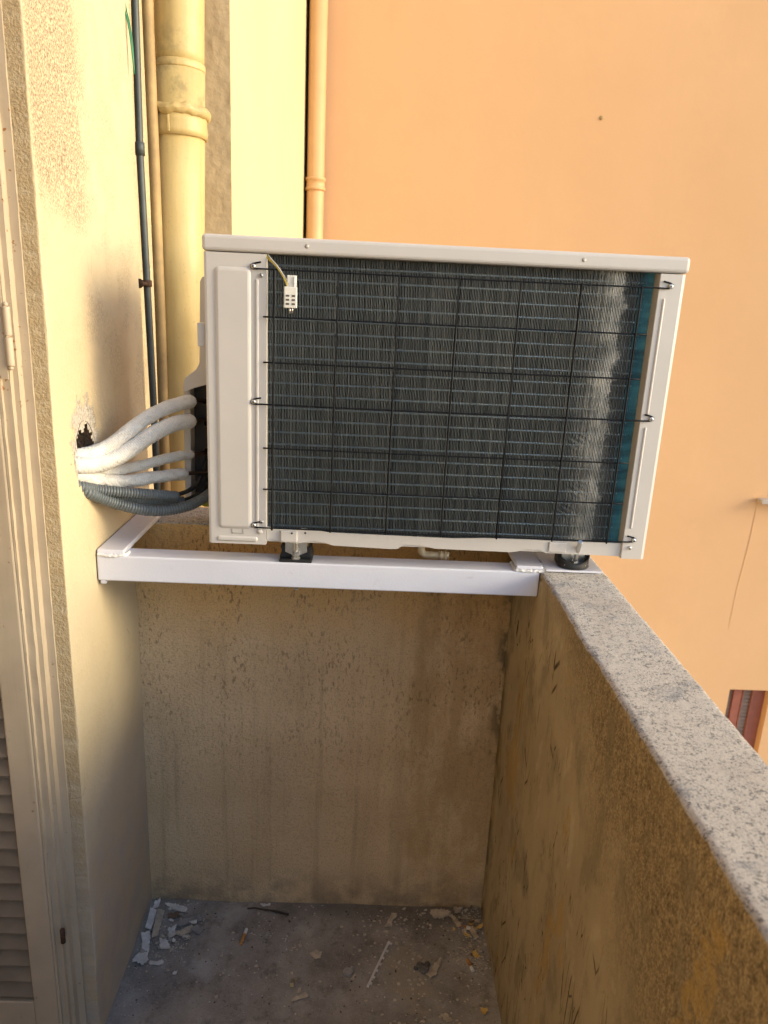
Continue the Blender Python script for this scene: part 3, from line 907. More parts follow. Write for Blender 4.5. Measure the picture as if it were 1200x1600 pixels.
# heat exchanger: fins along a path that bends round the right corner
def fins():
    sp = .0027; zs0, zs1 = 1.056, 1.541
    nz_ = 243
    zz = np.linspace(zs0, zs1, nz_)
    s = 0; verts = []; faces = []
    rng = np.random.RandomState(3)
    base = 0
    Lf = .627; R = .058; La = R*math.pi/2
    while s < Lf+La+.10:
        if s < Lf:
            p = np.array([.318+s, -.226]); t = np.array([1., 0]); n = np.array([0, -1.])
        elif s < Lf+La:
            a = (s-Lf)/R
            p = np.array([.945+R*math.sin(a), -.168-R*math.cos(a)]); t = np.array([math.cos(a), math.sin(a)]); n = np.array([math.sin(a), -math.cos(a)])
        else:
            p = np.array([1.003, -.168+(s-Lf-La)]); t = np.array([0, 1.]); n = np.array([1., 0])
        idx = int(round(s/sp))
        ph = 2*math.pi*zz/.0130+(0 if idx % 2 == 0 else math.pi)+idx*.45+rng.uniform(-.25, .25)
        wav = .00024*np.sin(ph)+rng.normal(0, .00018)
        wav += .0003*np.sin(zz*37+s*20)+.0003*np.sin(zz*90+s*55)
        for (bx_, bz, br, ba) in ((.86, 1.12, .02, .0018), (.88, 1.16, .02, -.0016), (.70, 1.14, .008, .0014), (.84, 1.20, .012, .0014), (.75, 1.46, .006, .0015), (.62, 1.30, .006, .001), (.87, 1.25, .02, .0014)):
            d2 = ((p[0]-bx_)/br)**2+((zz-bz)/(br*.8))**2
            wav += ba*np.exp(-d2*1.5)*np.sin(zz*600+s*300)
        w = .00085+rng.uniform(-.00025, .0004)
        # fins crushed flat in a ragged band before the bend
        edge = .908+.014*np.sin(zz*43+1)*np.sin(zz*17)+.006*np.sin(zz*170)+rng.normal(0, .005)
        band = np.exp(-((p[0]-edge)/.022)**2) if s < Lf else np.exp(-((s+.318-edge)/.012)**2)
        wd = w*(1+1.2*band)*(1 if s < Lf+.004 else .5)
        lean = rng.normal(0, .0003)
        dep = .011
        P = []
        for off, inn, sc in ((-1, 0, 1), (1, 0, 1), (.3, dep, 1)):
            lat = wav*(1 if inn == 0 else .4)+off*wd*.5+(lean if inn else 0)
            pts = np.empty((nz_, 3))
            pts[:, 0] = p[0]+t[0]*lat-n[0]*inn; pts[:, 1] = p[1]+t[1]*lat-n[1]*inn; pts[:, 2] = zz
            P.append(pts)
        verts.append(np.concatenate(P))
        i = np.arange(nz_-1)
        for a_, b_ in ((0, 1), (1, 2), (2, 0)):
            faces.append(np.stack([base+a_*nz_+i, base+b_*nz_+i, base+b_*nz_+i+1, base+a_*nz_+i+1], 1))
        base += 3*nz_
        s += sp
    V = np.concatenate(verts); F = np.concatenate(faces)
    me = bpy.data.meshes.new('coil_fins')
    me.vertices.add(len(V)); me.vertices.foreach_set('co', (V-np.array(ac.location)).ravel())
    me.loops.add(F.size); me.loops.foreach_set('vertex_index', F.ravel().astype(np.int32))
    me.polygons.add(len(F)); me.polygons.foreach_set('loop_start', np.arange(0, F.size, 4, dtype=np.int32))
    me.update(calc_edges=True); me.validate()
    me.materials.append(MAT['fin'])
    o = bpy.data.objects.new('coil_fins', me); COL.objects.link(o)
    o.parent = ac
    return o
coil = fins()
m = MB()
z = 1.068
k = 0
while z < 1.54:
    path = [(.310, -.2215, z), (.945, -.2215, z)]+[(.945+.0535*math.sin(a), -.168-.0535*math.cos(a), z) for a in (math.radians(q) for q in range(15, 91, 15))]+[(.9985, -.09, z)]
    m.tube(path, .0018, 8)
    z += .0217
m.build('coil_tubes', 'tube', coil)
m = MB()
m.prism([(.312, -.214), (.940, -.214), (.967, -.203), (.985, -.185), (.991, -.165), (.991, .0), (.981, .0), (.981, -.165), (.975, -.18), (.960, -.195), (.940, -.204), (.312, -.204)], 'z', 1.05, 1.5405)
m.box((.308, -.2265, 1.05), (.317, -.203, 1.5405))
m.build('coil_backing', 'dark', coil)

# wire guard
m = MB()
yw = YA-.0045
hz = [1.516, 1.4400, 1.3650, 1.2935, 1.2170, 1.1425, 1.0705]
for k, z in enumerate(hz):
    if k in (0, 3, 6):
        for xe, sg in ((.2965, -1), (.9905, 1)):
            pass
        dz = .004
        pts = [(.2965+.014, yw+.0025, z+dz*2+.0025), (.2965+.002, yw+.0025, z+dz*2), (.2965-.0035, yw+.0025, z+dz), (.2965-.001, yw+.0025, z), (.305, yw+.002, z-.0005), (.335, yw, z), (.64, yw, z-.0006), (.945, yw, z), (.982, yw+.002, z), (.9925, yw+.0025, z+.0005), (.9955, yw+.0025, z+dz), (.9925, yw+.0025, z+dz*2), (.9790, yw+.0025, z+dz*2+.003)]
        m.tube(pts, .0014, 8, res=.004)
    else:
        m.tube([(.3145, yw, z), (.64, yw, z-.0005), (.962, yw, z)], .0014, 8, res=.02)
vx = [(.3365, .3265), (.4401, .4333), (.5396, .5348), (.6398, .6344), (.7434, .7353), (.8455, .8366), (.9446, .9383)]
for a, b in vx:
    c = (a+b)/2
    m.tube([(c+.001, yw-.0022, 1.5165), (c, yw-.0022, 1.3), (c-.001, yw-.0022, 1.067)], .0016, 7, res=.03)
m.build('wire_guard', 'wire', ac)
def screw(x, y, z, r=.0042):
    s = MB()
    s.lathe([(0, -.001), (r, -.001), (r*1.02, .0008), (r*.85, .0022), (r*.45, .003), (0, .0031)], (x, y, z), (0, -1, 0), 18)
    o = s.build('screw', 'steel', ac)
    c = MB()
    a = rnd.uniform(0, 1.5)
    for q in (0, math.pi/2):
        dx, dz = math.cos(a+q)*r*.55, math.sin(a+q)*r*.55; ex, ez = -math.sin(a+q)*r*.12, math.cos(a+q)*r*.12
        c.prism([(x-dx-ex, z-dz-ez), (x+dx-ex, z+dz-ez), (x+dx+ex, z+dz+ez), (x-dx+ex, z-dz+ez)], 'y', y-.0034, y-.0022)
    c.build('cross_slot', 'dark', o)
for z in (hz[0], hz[3], hz[6]):
    screw(.2975, YA-.002, z+.0035)
    screw(.9915, YA-.002, z+.0035)
screw(.3105, YA-.0005, 1.5055, .0036); screw(.3115, YA-.0005, 1.0805, .0036); screw(.9865, YA-.0005, 1.0585, .0036)
# thermistor clipped on the guard
sx, sz = .3605, 1.456
m = MB()
m.box((sx-.0105, yw-.010, sz), (sx+.0105, yw-.0032, sz+.034), .0012)
m.box((sx-.006, yw-.007, sz+.034), (sx+.0095, yw-.0032, sz+.052), .001)
m.box((sx+.005, yw-.0095, sz+.02), (sx+.0075, yw-.0030, sz+.050), .0006)
m.box((sx-.0115, yw-.006, sz+.0005), (sx-.0095, yw-.001, sz+.006)); 
sen = m.build('sensor_holder', 'sensor', ac)
m = MB()
for cx_ in (-.0042, .0055):
    for kz in (.0065, .0130, .0195):
        m.box((sx+cx_-.0033, yw-.0104, sz+kz-.0016), (sx+cx_+.0022, yw-.0096, sz+kz+.0016))
m.build('slots', simple('slot_shadow', (.10, .085, .07), .8), sen)
m = MB()
m.tube([(sx-.001, yw-.006, sz+.002), (sx-.001, yw-.006, sz-.009)], .0016, 8); m.tube([(sx+.003, yw-.006, sz+.002), (sx+.003, yw-.006, sz-.008)], .0016, 8)
m.build('sensor_pin', 'steel', sen)
m = MB(); m.tube([(.3185, -.236, 1.541), (.3215, -.243, 1.533), (.334, -.2495, 1.523), (.345, -.252, 1.509), (.3525, -.254, 1.497), (.3555, -.255, 1.487)], .0014, 8, res=.004)
m.build('yellow_lead', 'yellow', sen)
m = MB(); m.tube([(.3185, -.232, 1.543), (.325, -.246, 1.534), (.338, -.251, 1.521), (.349, -.253, 1.506), (.357, -.255, 1.495), (.359, -.255, 1.487)], .0013, 8, res=.004)
m.build('grey_lead', 'greyw', sen)

# service cover and valve plate on the left end
m = MB()
m.prism([(XA+.001, 1.506), (.172, 1.503), (.1675, 1.495), (.163, 1.342), (.157, 1.330), (.134, 1.312), (.131, 1.300), (.131, 1.285), (.1365, 1.285), (.150, 1.292), (XA+.001, 1.314)], 'y', -.06, .045, .0015)
m.prism([(.127, 1.296), (.1405, 1.296), (.1375, 1.06), (.1245, 1.06)], 'y', -.046, .045, .0015)
m.prism([(.1375, 1.06), (.1245, 1.06), (.1245, 1.05), (XA+.001, 1.05), (XA+.001, 1.06)], 'y', -.046, .045)
sc_ = m.build('service_cover', 'unit', ac)
m = MB(); m.box((.200, YA+.012, 1.385), (.2140, YA+.03, 1.425), .002); m.build('cover_tab', 'unit', sc_)
m = MB(); m.box((.1385, -.012, 1.061), (XA, -.006, 1.300)); vp = m.build('valve_plate', 'valve', ac)
for (xx, zz) in ((.1565, 1.2575), (.1590, 1.212), (.1585, 1.155), (.178, 1.115)):
    m = MB(); m.lathe([(.0062, 0), (.0080, 0), (.0080, .004), (.0062, .004), (.0062, 0)], (xx+.006, -.012, zz+.004), (0, -1, 0), 18, False)
    m.build('port_ring', simple('dull_brass', (.10, .075, .05), .5, .5), vp)

# ------------------------------------------------------------------ bracket
br = thing('steel_bracket', 'white painted steel bracket bridging the balcony corner under the air conditioner', 'bracket', (.42, -.2, .947))
m = MB()
def tube_pt(x0, x1, y0, y1, z0, z1, mb, bev):
    mb.box((x0, y0, z0), (x1, y1, z1), bev, 3)
tube_pt(.0025, .8315, -.2256, -.1756, H-.0505, H-.0005, m, .003)
m.box((.006, -.222, H-.058), (.016, -.19, H-.050), .001)
m.build('front_tube', 'white', br)
m = MB(); m.box((.003, -.2235, H+.0005), (.0525, .11, H+.0105), .002)
m.build('flat_bar', 'white', br)
m = MB(); m.box((.787, -.2215, H+.0015), (.8375, .11, H+.0095), .002)
m.build('flat_bar', 'white', br)
m = MB(); m.box((.842, -.2275, H+.0022), (.949, -.125, H+.0062), .0008)
m.build('bearing_plate', 'white', br)
weld = simple('white_weld', (.74, .72, .70), .7, 0, .1, 80, .6, 300)
for pts in ([(.004, -.2245, H+.001), (.03, -.2255, H-.0005), (.054, -.222, H+.001), (.056, -.205, H+.002)], [(.785, -.2225, H+.001), (.81, -.224, H+.0005), (.838, -.223, H+.001)], [(.8395, -.222, H+.002), (.8400, -.19, H+.003)], [(.786, -.221, H+.001), (.785, -.18, H+.001)]):
    m = MB(); m.tube(pts, .003, 10, res=.0014, fn=lambda i, j, l, a: 1+.75*noise.noise(Vector((l*260, math.cos(a), math.sin(a)+pts[0][0]*50)))+.4*noise.noise(Vector((l*700, math.cos(a)*2, math.sin(a)*2))))
    m.build('weld_bead', weld, br)

# vibration mounts
def mount(x, y, z, label, tall):
    t = thing('rubber_mount', label, 'mount', (x, y, z), 'rubber feet under the air conditioner')
    p = MB()
    if not tall:
        q = [(-.030, 0), (.030, 0), (.0315, .005), (.0285, .012), (.0275, .018), (.0300, .026), (.0270, .0285), (.0225, .0255), (.0205, .019), (.0205, .0155), (.0, .0075), (-.0205, .0155), (-.0205, .019), (-.0225, .0255), (-.0270, .0285), (-.0300, .026), (-.0275, .018), (-.0285, .012), (-.0315, .005)]
        p.prism([(x+a, z+b) for a, b in q], 'y', y-.012, y+.026, .0012)
        p.prism([(x-.030, z), (x+.030, z), (x+.031, z+.003), (x+.028, z+.0055), (x-.028, z+.0055), (x-.031, z+.003)], 'y', y-.029, y-.0118, .001)
    else:
        # cup shaped pad: curved wall dipping at the front
        def cup(u, v):
            a = math.radians(180+180*u)
            ring = [(.0285, 0), (.0305, .003), (.0275, .008), (.0270, None), (.0235, None), (.0225, .004), (.018, .003)]
            k = min(6, round(v*6))
            r_, h = ring[k]
            hh = .0095+.0145*abs(math.cos(a))**1.6+(.002*math.sin(a*3))
            fl = .0035*abs(math.cos(a))**3 if k in (3, 4) else 0
            return (x+(r_+fl)*math.cos(a), y-.004+(r_+fl)*.80*math.sin(a), z+(hh if h is None else min(h, hh)))
        p.grid(cup, 40, 6)
        p.box((x-.028, y-.0045, z+.0002), (x+.028, y+.024, z+.006), .001)
        for sg in (-1, 1):
            p.box((x+sg*.0265-.004, y-.0045, z+.004), (x+sg*.0265+.004, y+.02, z+.026), .0015)
    p.build('rubber_pad', 'rubber', t)
    p = MB()
    if not tall:
        p.prism([(x-.0205, z+.0400), (x-.0205, z+.0165), (x-.001, z+.0075), (x+.001, z+.0075), (x+.0205, z+.0165), (x+.0205, z+.0400)], 'y', y-.0150, y-.0125)
    else:
        p.prism([(x-.022, z+.0335), (x-.0215, z+.0065), (x+.0215, z+.0065), (x+.022, z+.0335)], 'y', y-.0030, y-.001)
        p.box((x-.0205, y-.020, z+.0062), (x+.0205, y-.003, z+.0082))
    p.build('metal_plate', 'steel', t)
    p = MB()
    yb_ = y-.021 if not tall else y-.016
    zt = z+(.037 if not tall else .066)
    ln = 0 if not tall else -.046
    z0 = z+.0055
    def at(h): return (x+(ln*.16)*max(0, (h-z0-.008))/(zt-z0), yb_+ln*max(0, (h-z0-.008))/(zt-z0), h)
    p.tube([at(z0+(zt-z0)*i/40) for i in range(41)], .0040, 12, fn=lambda i, j, l, a: 1+.07*(i % 2))
    p.build('bolt', 'steel', t)
    p = MB()
    b0 = z+.006 if not tall else z+.0085
    p.lathe([(0, 0), (.0088, 0), (.0088, .0016), (0, .0016)], (x, yb_, b0), (0, 0, 1), 20, False)
    p.lathe([(0, 0), (.0070, 0), (.0070, .0055), (0, .0055)], (x, yb_, b0+.0017), (0, 0, 1), 6, False)
    if not tall:
        p.lathe([(0, 0), (.0085, 0), (.0085, .0014), (0, .0014)], (x, yb_, b0+.0078), (0, 0, 1), 20, False)
        p.lathe([(0, 0), (.0064, 0), (.0064, .005), (0, .005)], (x, yb_, b0+.0096), (0, 0, 1), 6, False)
    p.build('nut', 'steel', t)
    return t
mount(.371, -.1955, H-.0004, 'black rubber foot with bolt standing on the white front tube', False)
mount(.898, -.199, H+.0063, 'black rubber foot with tall bolt standing on plate over the side parapet', True)
m = MB(); m.tube([(.371, -.2, H-.062), (.371, -.2, H-.049)], .0042, 12); m.lathe([(.0042, 0), (.0035, -.002), (0, -.002)], (.371, -.2, H-.062), (0, 0, 1), 12)
m.build('bolt_end', 'steel', br)

# ------------------------------------------------------------------ refrigerant pipes and conduits
P1 = [(-.0411, -.262, 1.185), (-.0111, -.245, 1.1882), (.0094, -.2186, 1.1904), (.0293, -.1921, 1.1996), (.053, -.1657, 1.2205), (.0753, -.1393, 1.2396), (.1006, -.1129, 1.2547), (.1316, -.0864, 1.2655), (.1492, -.06, 1.2672)]
P2 = [(-.04, -.268, 1.178), (-.0097, -.262, 1.1754), (.0047, -.2386, 1.1709), (.0224, -.2152, 1.1711), (.0437, -.1919, 1.1797), (.0662, -.1685, 1.1944), (.0896, -.1451, 1.2121), (.1136, -.1218, 1.2250), (.1336, -.0984, 1.2307), (.1517, -.075, 1.2298)]
P3 = [(-.04, -.24, 1.165), (-.0188, -.23, 1.1602), (-.003, -.2036, 1.1481), (.0143, -.1771, 1.1439), (.0329, -.1507, 1.1441), (.0574, -.1243, 1.1465), (.0831, -.0979, 1.151), (.1124, -.0714, 1.1561), (.1428, -.045, 1.1571)]
P4 = [(-.04, -.26, 1.160), (-.0117, -.255, 1.1551), (-.0026, -.2293, 1.1454), (.0118, -.2036, 1.136), (.0318, -.1779, 1.1276), (.0509, -.1521, 1.1237), (.0783, -.1264, 1.1241), (.1069, -.1007, 1.1242), (.1368, -.075, 1.1232)]
def sleeve(P, r0, r1, label, wr, seed, kx):
    t = thing('insulated_pipe', label, 'pipe', P[1], 'white insulated pipes from the wall hole')
    def fn(i, j, l, a):
        w = .030*math.sin(l*2*math.pi/.0040)+.022*math.sin(10*a+(math.pi if int(l/.004) % 2 else 0))
        lump = wr*noise.noise(Vector((l*38+seed, math.cos(a)*1.2, math.sin(a)*1.2)))+wr*.8*noise.noise(Vector((l*110+seed+a, math.cos(a)*2.5, math.sin(a)*2.5)))
        cr = abs(noise.noise(Vector((l*60+seed*3+math.cos(a)*1.5, math.sin(a)*1.2, seed))))
        lump -= max(0, .08-cr)*wr*14
        return 1+w+lump
    mb = MB(); mb.tube(P, lambda q: (r0+(r1-r0)*q)*(1 if q < .965 else math.sqrt(max(.55, 1-((q-.965)/.045)**2))), 40, res=.0008, fn=fn)
    mb.build('sleeve', 'insul', t)
    e = Vector(P[-1]); d = (e-Vector(P[-2])).normalized()
    c = MB(); c.tube([e-d*.01, e+d*.012, (kx, e.y+.03, e.z-.002), (kx+.004, -.013, e.z-.004)], .0042, 10, res=.006)
    c.build('copper_tube', 'copper', t)
sleeve(P1, .0130, .0134, 'topmost white insulated pipe curving up from the wall hole', .06, 1, .160)
sleeve(P2, .0156, .0146, 'thickest white ribbed pipe, second from top of the bundle', .035, 5, .163)
sleeve(P3, .0105, .0098, 'thin wrinkled white pipe half hidden behind the thick ones, third from top', .13, 9, .162)
sleeve(P4, .0134, .0116, 'lowest white wrapped pipe lying just above the grey conduits', .12, 14, .172)

def conduit(P, r, label, cable=None, tip=True):
    t = thing('corrugated_conduit', label, 'conduit', P[1], 'grey corrugated conduits from the wall hole')
    pts = spline([Vector(p) for p in P], .0006)
    mb = MB(); mb.tube(pts, r, 20, fn=lambda i, j, l, a: 1.0 if (l % .0054) < .0030 else .62)
    mb.build('conduit_sleeve', 'conduit', t)
    if cable:
        c = MB(); c.tube(cable, .0045, 12, res=.004); c.build('cable', 'cable', t)
conduit([(-.04, -.27, 1.145), (-.008, -.262, 1.1381), (.0108, -.2336, 1.125), (.0447, -.2052, 1.1146), (.0806, -.1768, 1.1052), (.1069, -.1484, 1.0965), (.1251, -.12, 1.0874)], .0102,
        'upper grey corrugated conduit with black cable looping out of its end', [(.11, -.14, 1.094), (.1204, -.12, 1.0892), (.1408, -.095, 1.0916), (.1547, -.07, 1.1012), (.1607, -.045, 1.1212), (.1649, -.012, 1.1467)])
conduit([(-.04, -.25, 1.135), (-.0045, -.24, 1.1215), (.0208, -.2025, 1.1037), (.0534, -.165, 1.0894), (.0887, -.1275, 1.0779), (.1304, -.09, 1.0708)], .0092,
        'middle grey corrugated conduit tucked behind the other two', [(.115, -.10, 1.073), (.1303, -.09, 1.0708), (.1491, -.07, 1.0753), (.1623, -.05, 1.0862), (.1678, -.012, 1.1063)])
conduit([(-.04, -.262, 1.143), (-.0005, -.25, 1.1253), (.0152, -.23, 1.1106), (.0341, -.21, 1.0956), (.0607, -.19, 1.0812), (.0887, -.17, 1.0712), (.1181, -.15, 1.0675), (.1487, -.13, 1.0711), (.1682, -.11, 1.0778), (.1802, -.09, 1.0837), (.19, -.06, 1.09), (.195, -.013, 1.095)], .0108,
        'lowest grey corrugated conduit sagging below the others into the unit')
m = MB(); m.lathe([(0, 0), (.009, 0), (.0105, .004), (.0105, .020), (.0085, .023), (0, .023)], (.167, -.045, 1.050), (.1, 0, 1), 18)
m.build('drain_cap', 'limegreen', ac)

# ------------------------------------------------------------------ debris on the floor
def fz(x, y):
    return nz((x, y, 0), 9, .0025)+nz((x, y, 3), 40, .0008)
def chip(name, poly, mat, label, cat, th=.0016, lift=.001, curl=.0, tilt=None, jag=.0019, group=None):
    """a broken flat piece: ragged outline, slightly curled, with thickness"""
    r = random.Random(hash(label) % 1000 if False else sum(map(ord, label)))
    pts = []
    n = len(poly)
    for i in range(n):
        a, b = poly[i], poly[(i+1) % n]
        L = math.hypot(b[0]-a[0], b[1]-a[1]); k = max(1, int(L/.0028))
        for q in range(k):
            t = q/k
            pts.append((a[0]+(b[0]-a[0])*t+r.uniform(-jag, jag), a[1]+(b[1]-a[1])*t+r.uniform(-jag, jag)))
    cx = sum(p[0] for p in pts)/len(pts); cy = sum(p[1] for p in pts)/len(pts)
    rad = max(math.hypot(p[0]-cx, p[1]-cy) for p in pts)
    tx, ty = tilt or (r.uniform(-.06, .06), r.uniform(-.06, .06))
    def z(x, y):
        return lift+curl*((x-cx)**2+(y-cy)**2)/(rad*rad)+tx*(x-cx)+ty*(y-cy)
    zmin = min(z(*p) for p in pts)
    base = fz(cx, cy)+.0012+max(0, lift-zmin)
    vs = []
    N = len(pts)
    for dz in (0, th):
        for p in pts: vs.append((p[0], p[1], base+z(*p)+dz))
        for p in pts:
            q = (cx+(p[0]-cx)*.5, cy+(p[1]-cy)*.5); vs.append((*q, base+z(*q)+dz))
        vs.append((cx, cy, base+z(cx, cy)+dz))
    O = 2*N+1
    fs = []
    for i in range(N):
        j = (i+1) % N
        for o in (0, O):
            fs.append((o+i, o+j, o+N+j, o+N+i)); fs.append((o+N+i, o+N+j, o+2*N))
        fs.append((i, j, O+j, O+i))
    mb = MB(); mb.add(vs, fs)
    ob_ = mb.build(name, mat)
    zb = base
    ob_.data.transform(Matrix.Translation((-cx, -cy, -zb))); ob_.location = (cx, cy, zb)
    return tag(ob_, label, cat, group)
dx = .016
S = lambda pts: [(p[0]+dx, p[1]-.006) for p in pts]
chip('card_strip', S([(-.006, -.038), (.009, -.036), (.011, -.094), (-.002, -.094)]), 'flake', 'white straight strip leaning against the house wall in the rubbish corner', 'scrap', .002, .004, 0, (-.6, 0), .0004)
chip('card_strip', S([(.01, -.037), (.028, -.037), (.033, -.116), (.022, -.126)]), 'beigeflake', 'long beige strip lying beside the white strip in the rubbish corner', 'scrap', .002, .006, 0, (-.25, -.08), .0005)
chip('paint_flake', S([(-.004, -.033), (-.002, -.013), (.012, -.008), (.013, -.03)]), 'flake', 'pale flake farthest into the left floor corner', 'paint flake', .0015, .006, .006, (.3, .3))
chip('paint_flake', S([(.021, -.013), (.051, -.015), (.082, -.03), (.081, -.042), (.047, -.032)]), 'flake', 'long pale flake at the back of the left corner rubbish heap', 'paint flake', .0015, .003, .004)
chip('paint_flake', S([(-.010, -.105), (.014, -.104), (.023, -.168), (.029, -.181), (.02, -.191), (-.007, -.179), (-.007, -.166), (.007, -.166), (.001, -.121)]), 'flake', 'large jagged white flake nearest the viewer in the left corner heap', 'paint flake', .002, .003, .004, (.1, .05), .003)
chip('brown_scrap', S([(.038, -.044), (.063, -.038), (.07, -.054), (.042, -.06)]), 'brownpaper', 'dark brown scrap in the middle of the left corner heap', 'scrap', .002, .003, .003)
chip('plaster_piece', S([(.056, -.072), (.118, -.047), (.124, -.062), (.063, -.085)]), 'greyflake', 'long grey brown plaster sliver pointing away from the left corner heap', 'plaster piece', .004, .003, 0)
chip('plaster_piece', S([(.079, -.097), (.104, -.076), (.112, -.091), (.086, -.109)]), 'beigeflake', 'beige plaster piece just below the long grey sliver', 'plaster piece', .004, .002, .002)
chip('plaster_piece', S([(.104, -.091), (.116, -.076), (.134, -.088), (.127, -.103)]), 'greyflake', 'rounded grey brown plaster piece at the right edge of the corner heap', 'plaster piece', .004, .002, .002)
chip('paint_flake', S([(.038, -.12), (.059, -.122), (.07, -.146), (.049, -.148)]), 'flake', 'squarish white flake right of the large jagged one', 'paint flake', .0015, .003, .004, None, .002)
chip('paint_flake', S([(.033, -.181), (.06, -.174), (.065, -.185), (.037, -.189)]), 'flake', 'flat white flake at the near foot of the corner heap', 'paint flake', .0015, .002, .003, None, .002)
chip('paint_flake', S([(.097, -.071), (.114, -.065), (.114, -.076), (.103, -.078)]), 'flake', 'small bright white flake lying on the long grey sliver', 'paint flake', .0015, .009, .002)
chip('paint_flake', S([(.05, -.09), (.069, -.085), (.073, -.114), (.06, -.12)]), 'flake', 'crumpled white flake in the centre of the corner heap', 'paint flake', .0015, .004, .006, (.3, .1), .002)
chip('paint_flake', [(.378, -.279), (.388, -.264), (.411, -.254), (.416, -.264), (.396, -.27)], 'beigeflake', 'bent pale flake in the floor centre below the yellowish curl', 'paint flake', .0015, .002, .004)
chip('paint_flake', [(.391, -.243), (.399, -.242), (.398, -.254), (.392, -.254)], 'beigeflake', 'tiny pale flake right beside the yellowish curl', 'paint flake', .001, .001, .001)
chip('paint_flake', [(.108, -.217), (.111, -.208), (.117, -.207), (.116, -.217)], 'flake', 'single small white flake on bare floor left of the pale round spot', 'paint flake', .001, .001, .002)
chip('paint_flake', [(.295, -.112), (.303, -.095), (.311, -.097), (.304, -.117)], 'greyflake', 'narrow grey flake right of the upright cigarette butt', 'paint flake', .0015, .001, .001)
chip('paint_flake', [(.274, -.012), (.3, -.008), (.299, -.017), (.282, -.018)], 'flake', 'pale flake against the foot of the end parapet above the twig', 'paint flake', .0015, .002, .002)
chip('paint_flake', [(.587, -.072), (.596, -.05), (.603, -.030), (.616, -.029), (.615, -.04), (.606, -.049), (.602, -.072)], 'beigeflake', 'elongated beige flake above the white toothed strip', 'paint flake', .002, .002, .002)
chip('paint_flake', [(.41, -.156), (.421, -.144), (.438, -.149), (.435, -.163), (.425, -.169)], 'beigeflake', 'ragged beige flake alone left of the flat grey stone chip', 'paint flake', .0015, .002, .002)
chip('mortar_chip', [(.49, -.2), (.497, -.19), (.511, -.192), (.513, -.203), (.504, -.212), (.492, -.208)], 'greyflake', 'flat rounded grey chip left of the white toothed strip', 'stone chip', .005, .001, 0)
chip('paint_flake', [(.507, -.22), (.514, -.206), (.519, -.205), (.512, -.221)], 'beigeflake', 'slim pale flake touching the flat rounded grey chip', 'paint flake', .0015, .001, .001)
chip('paint_flake', [(.68, -.205), (.69, -.181), (.716, -.157), (.712, -.175), (.702, -.2), (.686, -.212)], 'beigeflake', 'large jagged beige flake beside the dark rubble on the worn patch', 'paint flake', .002, .002, .004, None, .003)
chip('plaster_piece', [(.7, -.022), (.732, -.016), (.753, -.026), (.735, -.037), (.707, -.041)], 'beigeflake', 'knobbly beige plaster slab near the right floor corner', 'plaster piece', .006, .002, .003, None, .003)
chip('plaster_piece', [(.762, -.012), (.778, -.010), (.781, -.018), (.766, -.026)], 'beigeflake', 'small plaster lump against the end parapet at the right corner', 'plaster piece', .008, .002, .002)
chip('paint_flake', [(.791, -.141), (.801, -.131), (.809, -.152), (.798, -.154)], 'yellowflake', 'ochre yellow flake near the right corner rubbish', 'paint flake', .002, .003, .003, None, .002)
chip('paint_flake', [(.792, -.285), (.805, -.283), (.808, -.292), (.796, -.299)], 'yellowflake', 'ochre yellow flake at the foot of the side parapet nearest the viewer', 'paint flake', .002, .003, .003, None, .002)
chip('paint_flake', [(.61, -.116), (.619, -.116), (.617, -.124), (.612, -.124)], 'beigeflake', 'tiny pinkish flake just right of the toothed strip top', 'paint flake', .0015, .001, .001)
chip('paint_flake', [(.703, -.298), (.715, -.294), (.728, -.31), (.716, -.316)], 'beigeflake', 'pale flake at the bottom right of the worn floor patch', 'paint flake', .0015, .001, .001, None, .002)
chip('plaster_piece', [(.748, -.030), (.757, -.034), (.772, -.078), (.764, -.084)], 'beigeflake', 'upright beige shard standing in the right corner rubbish', 'plaster piece', .003, .003, 0, (.3, -.2))
chip('plaster_piece', [(.793, -.070), (.803, -.066), (.812, -.10), (.803, -.104)], 'beigeflake', 'beige shard lying along the side parapet in the right corner rubbish', 'plaster piece', .003, .003, 0, (.2, 0))

rs = random.Random(21)
def shard_heap(cx, cy, sx, sy, n, mats, lab, grp):
    for i in range(n):
        x = min(BW-.012, max(.010, rs.gauss(cx, sx))); y = min(-.010, rs.gauss(cy, sy))
        s_ = rs.uniform(.003, .0085); a0 = rs.uniform(0, 6.28); k_ = rs.choice((4, 5, 6))
        poly = [(x+s_*rs.uniform(.55, 1.2)*math.cos(a0+6.283*q/k_), y+s_*rs.uniform(.4, 1.0)*math.sin(a0+6.283*q/k_)) for q in range(k_)]
        chip('plaster_shard', poly, rs.choice(mats), lab, 'plaster shard', rs.uniform(.0015, .004), rs.uniform(.001, .006), rs.uniform(0, .003), (rs.uniform(-.5, .5), rs.uniform(-.5, .5)), .0012, grp)
shard_heap(.065, -.115, .03, .045, 26, ['flake', 'beigeflake', 'greyflake'], 'small plaster shard heaped among the flakes in the left floor corner', 'small shards in the left floor corner')
shard_heap(.795, -.085, .018, .05, 24, ['beigeflake', 'greyflake', 'brownpaper', 'yellowflake'], 'small shard among the rubbish in the right floor corner', 'small shards in the right floor corner')

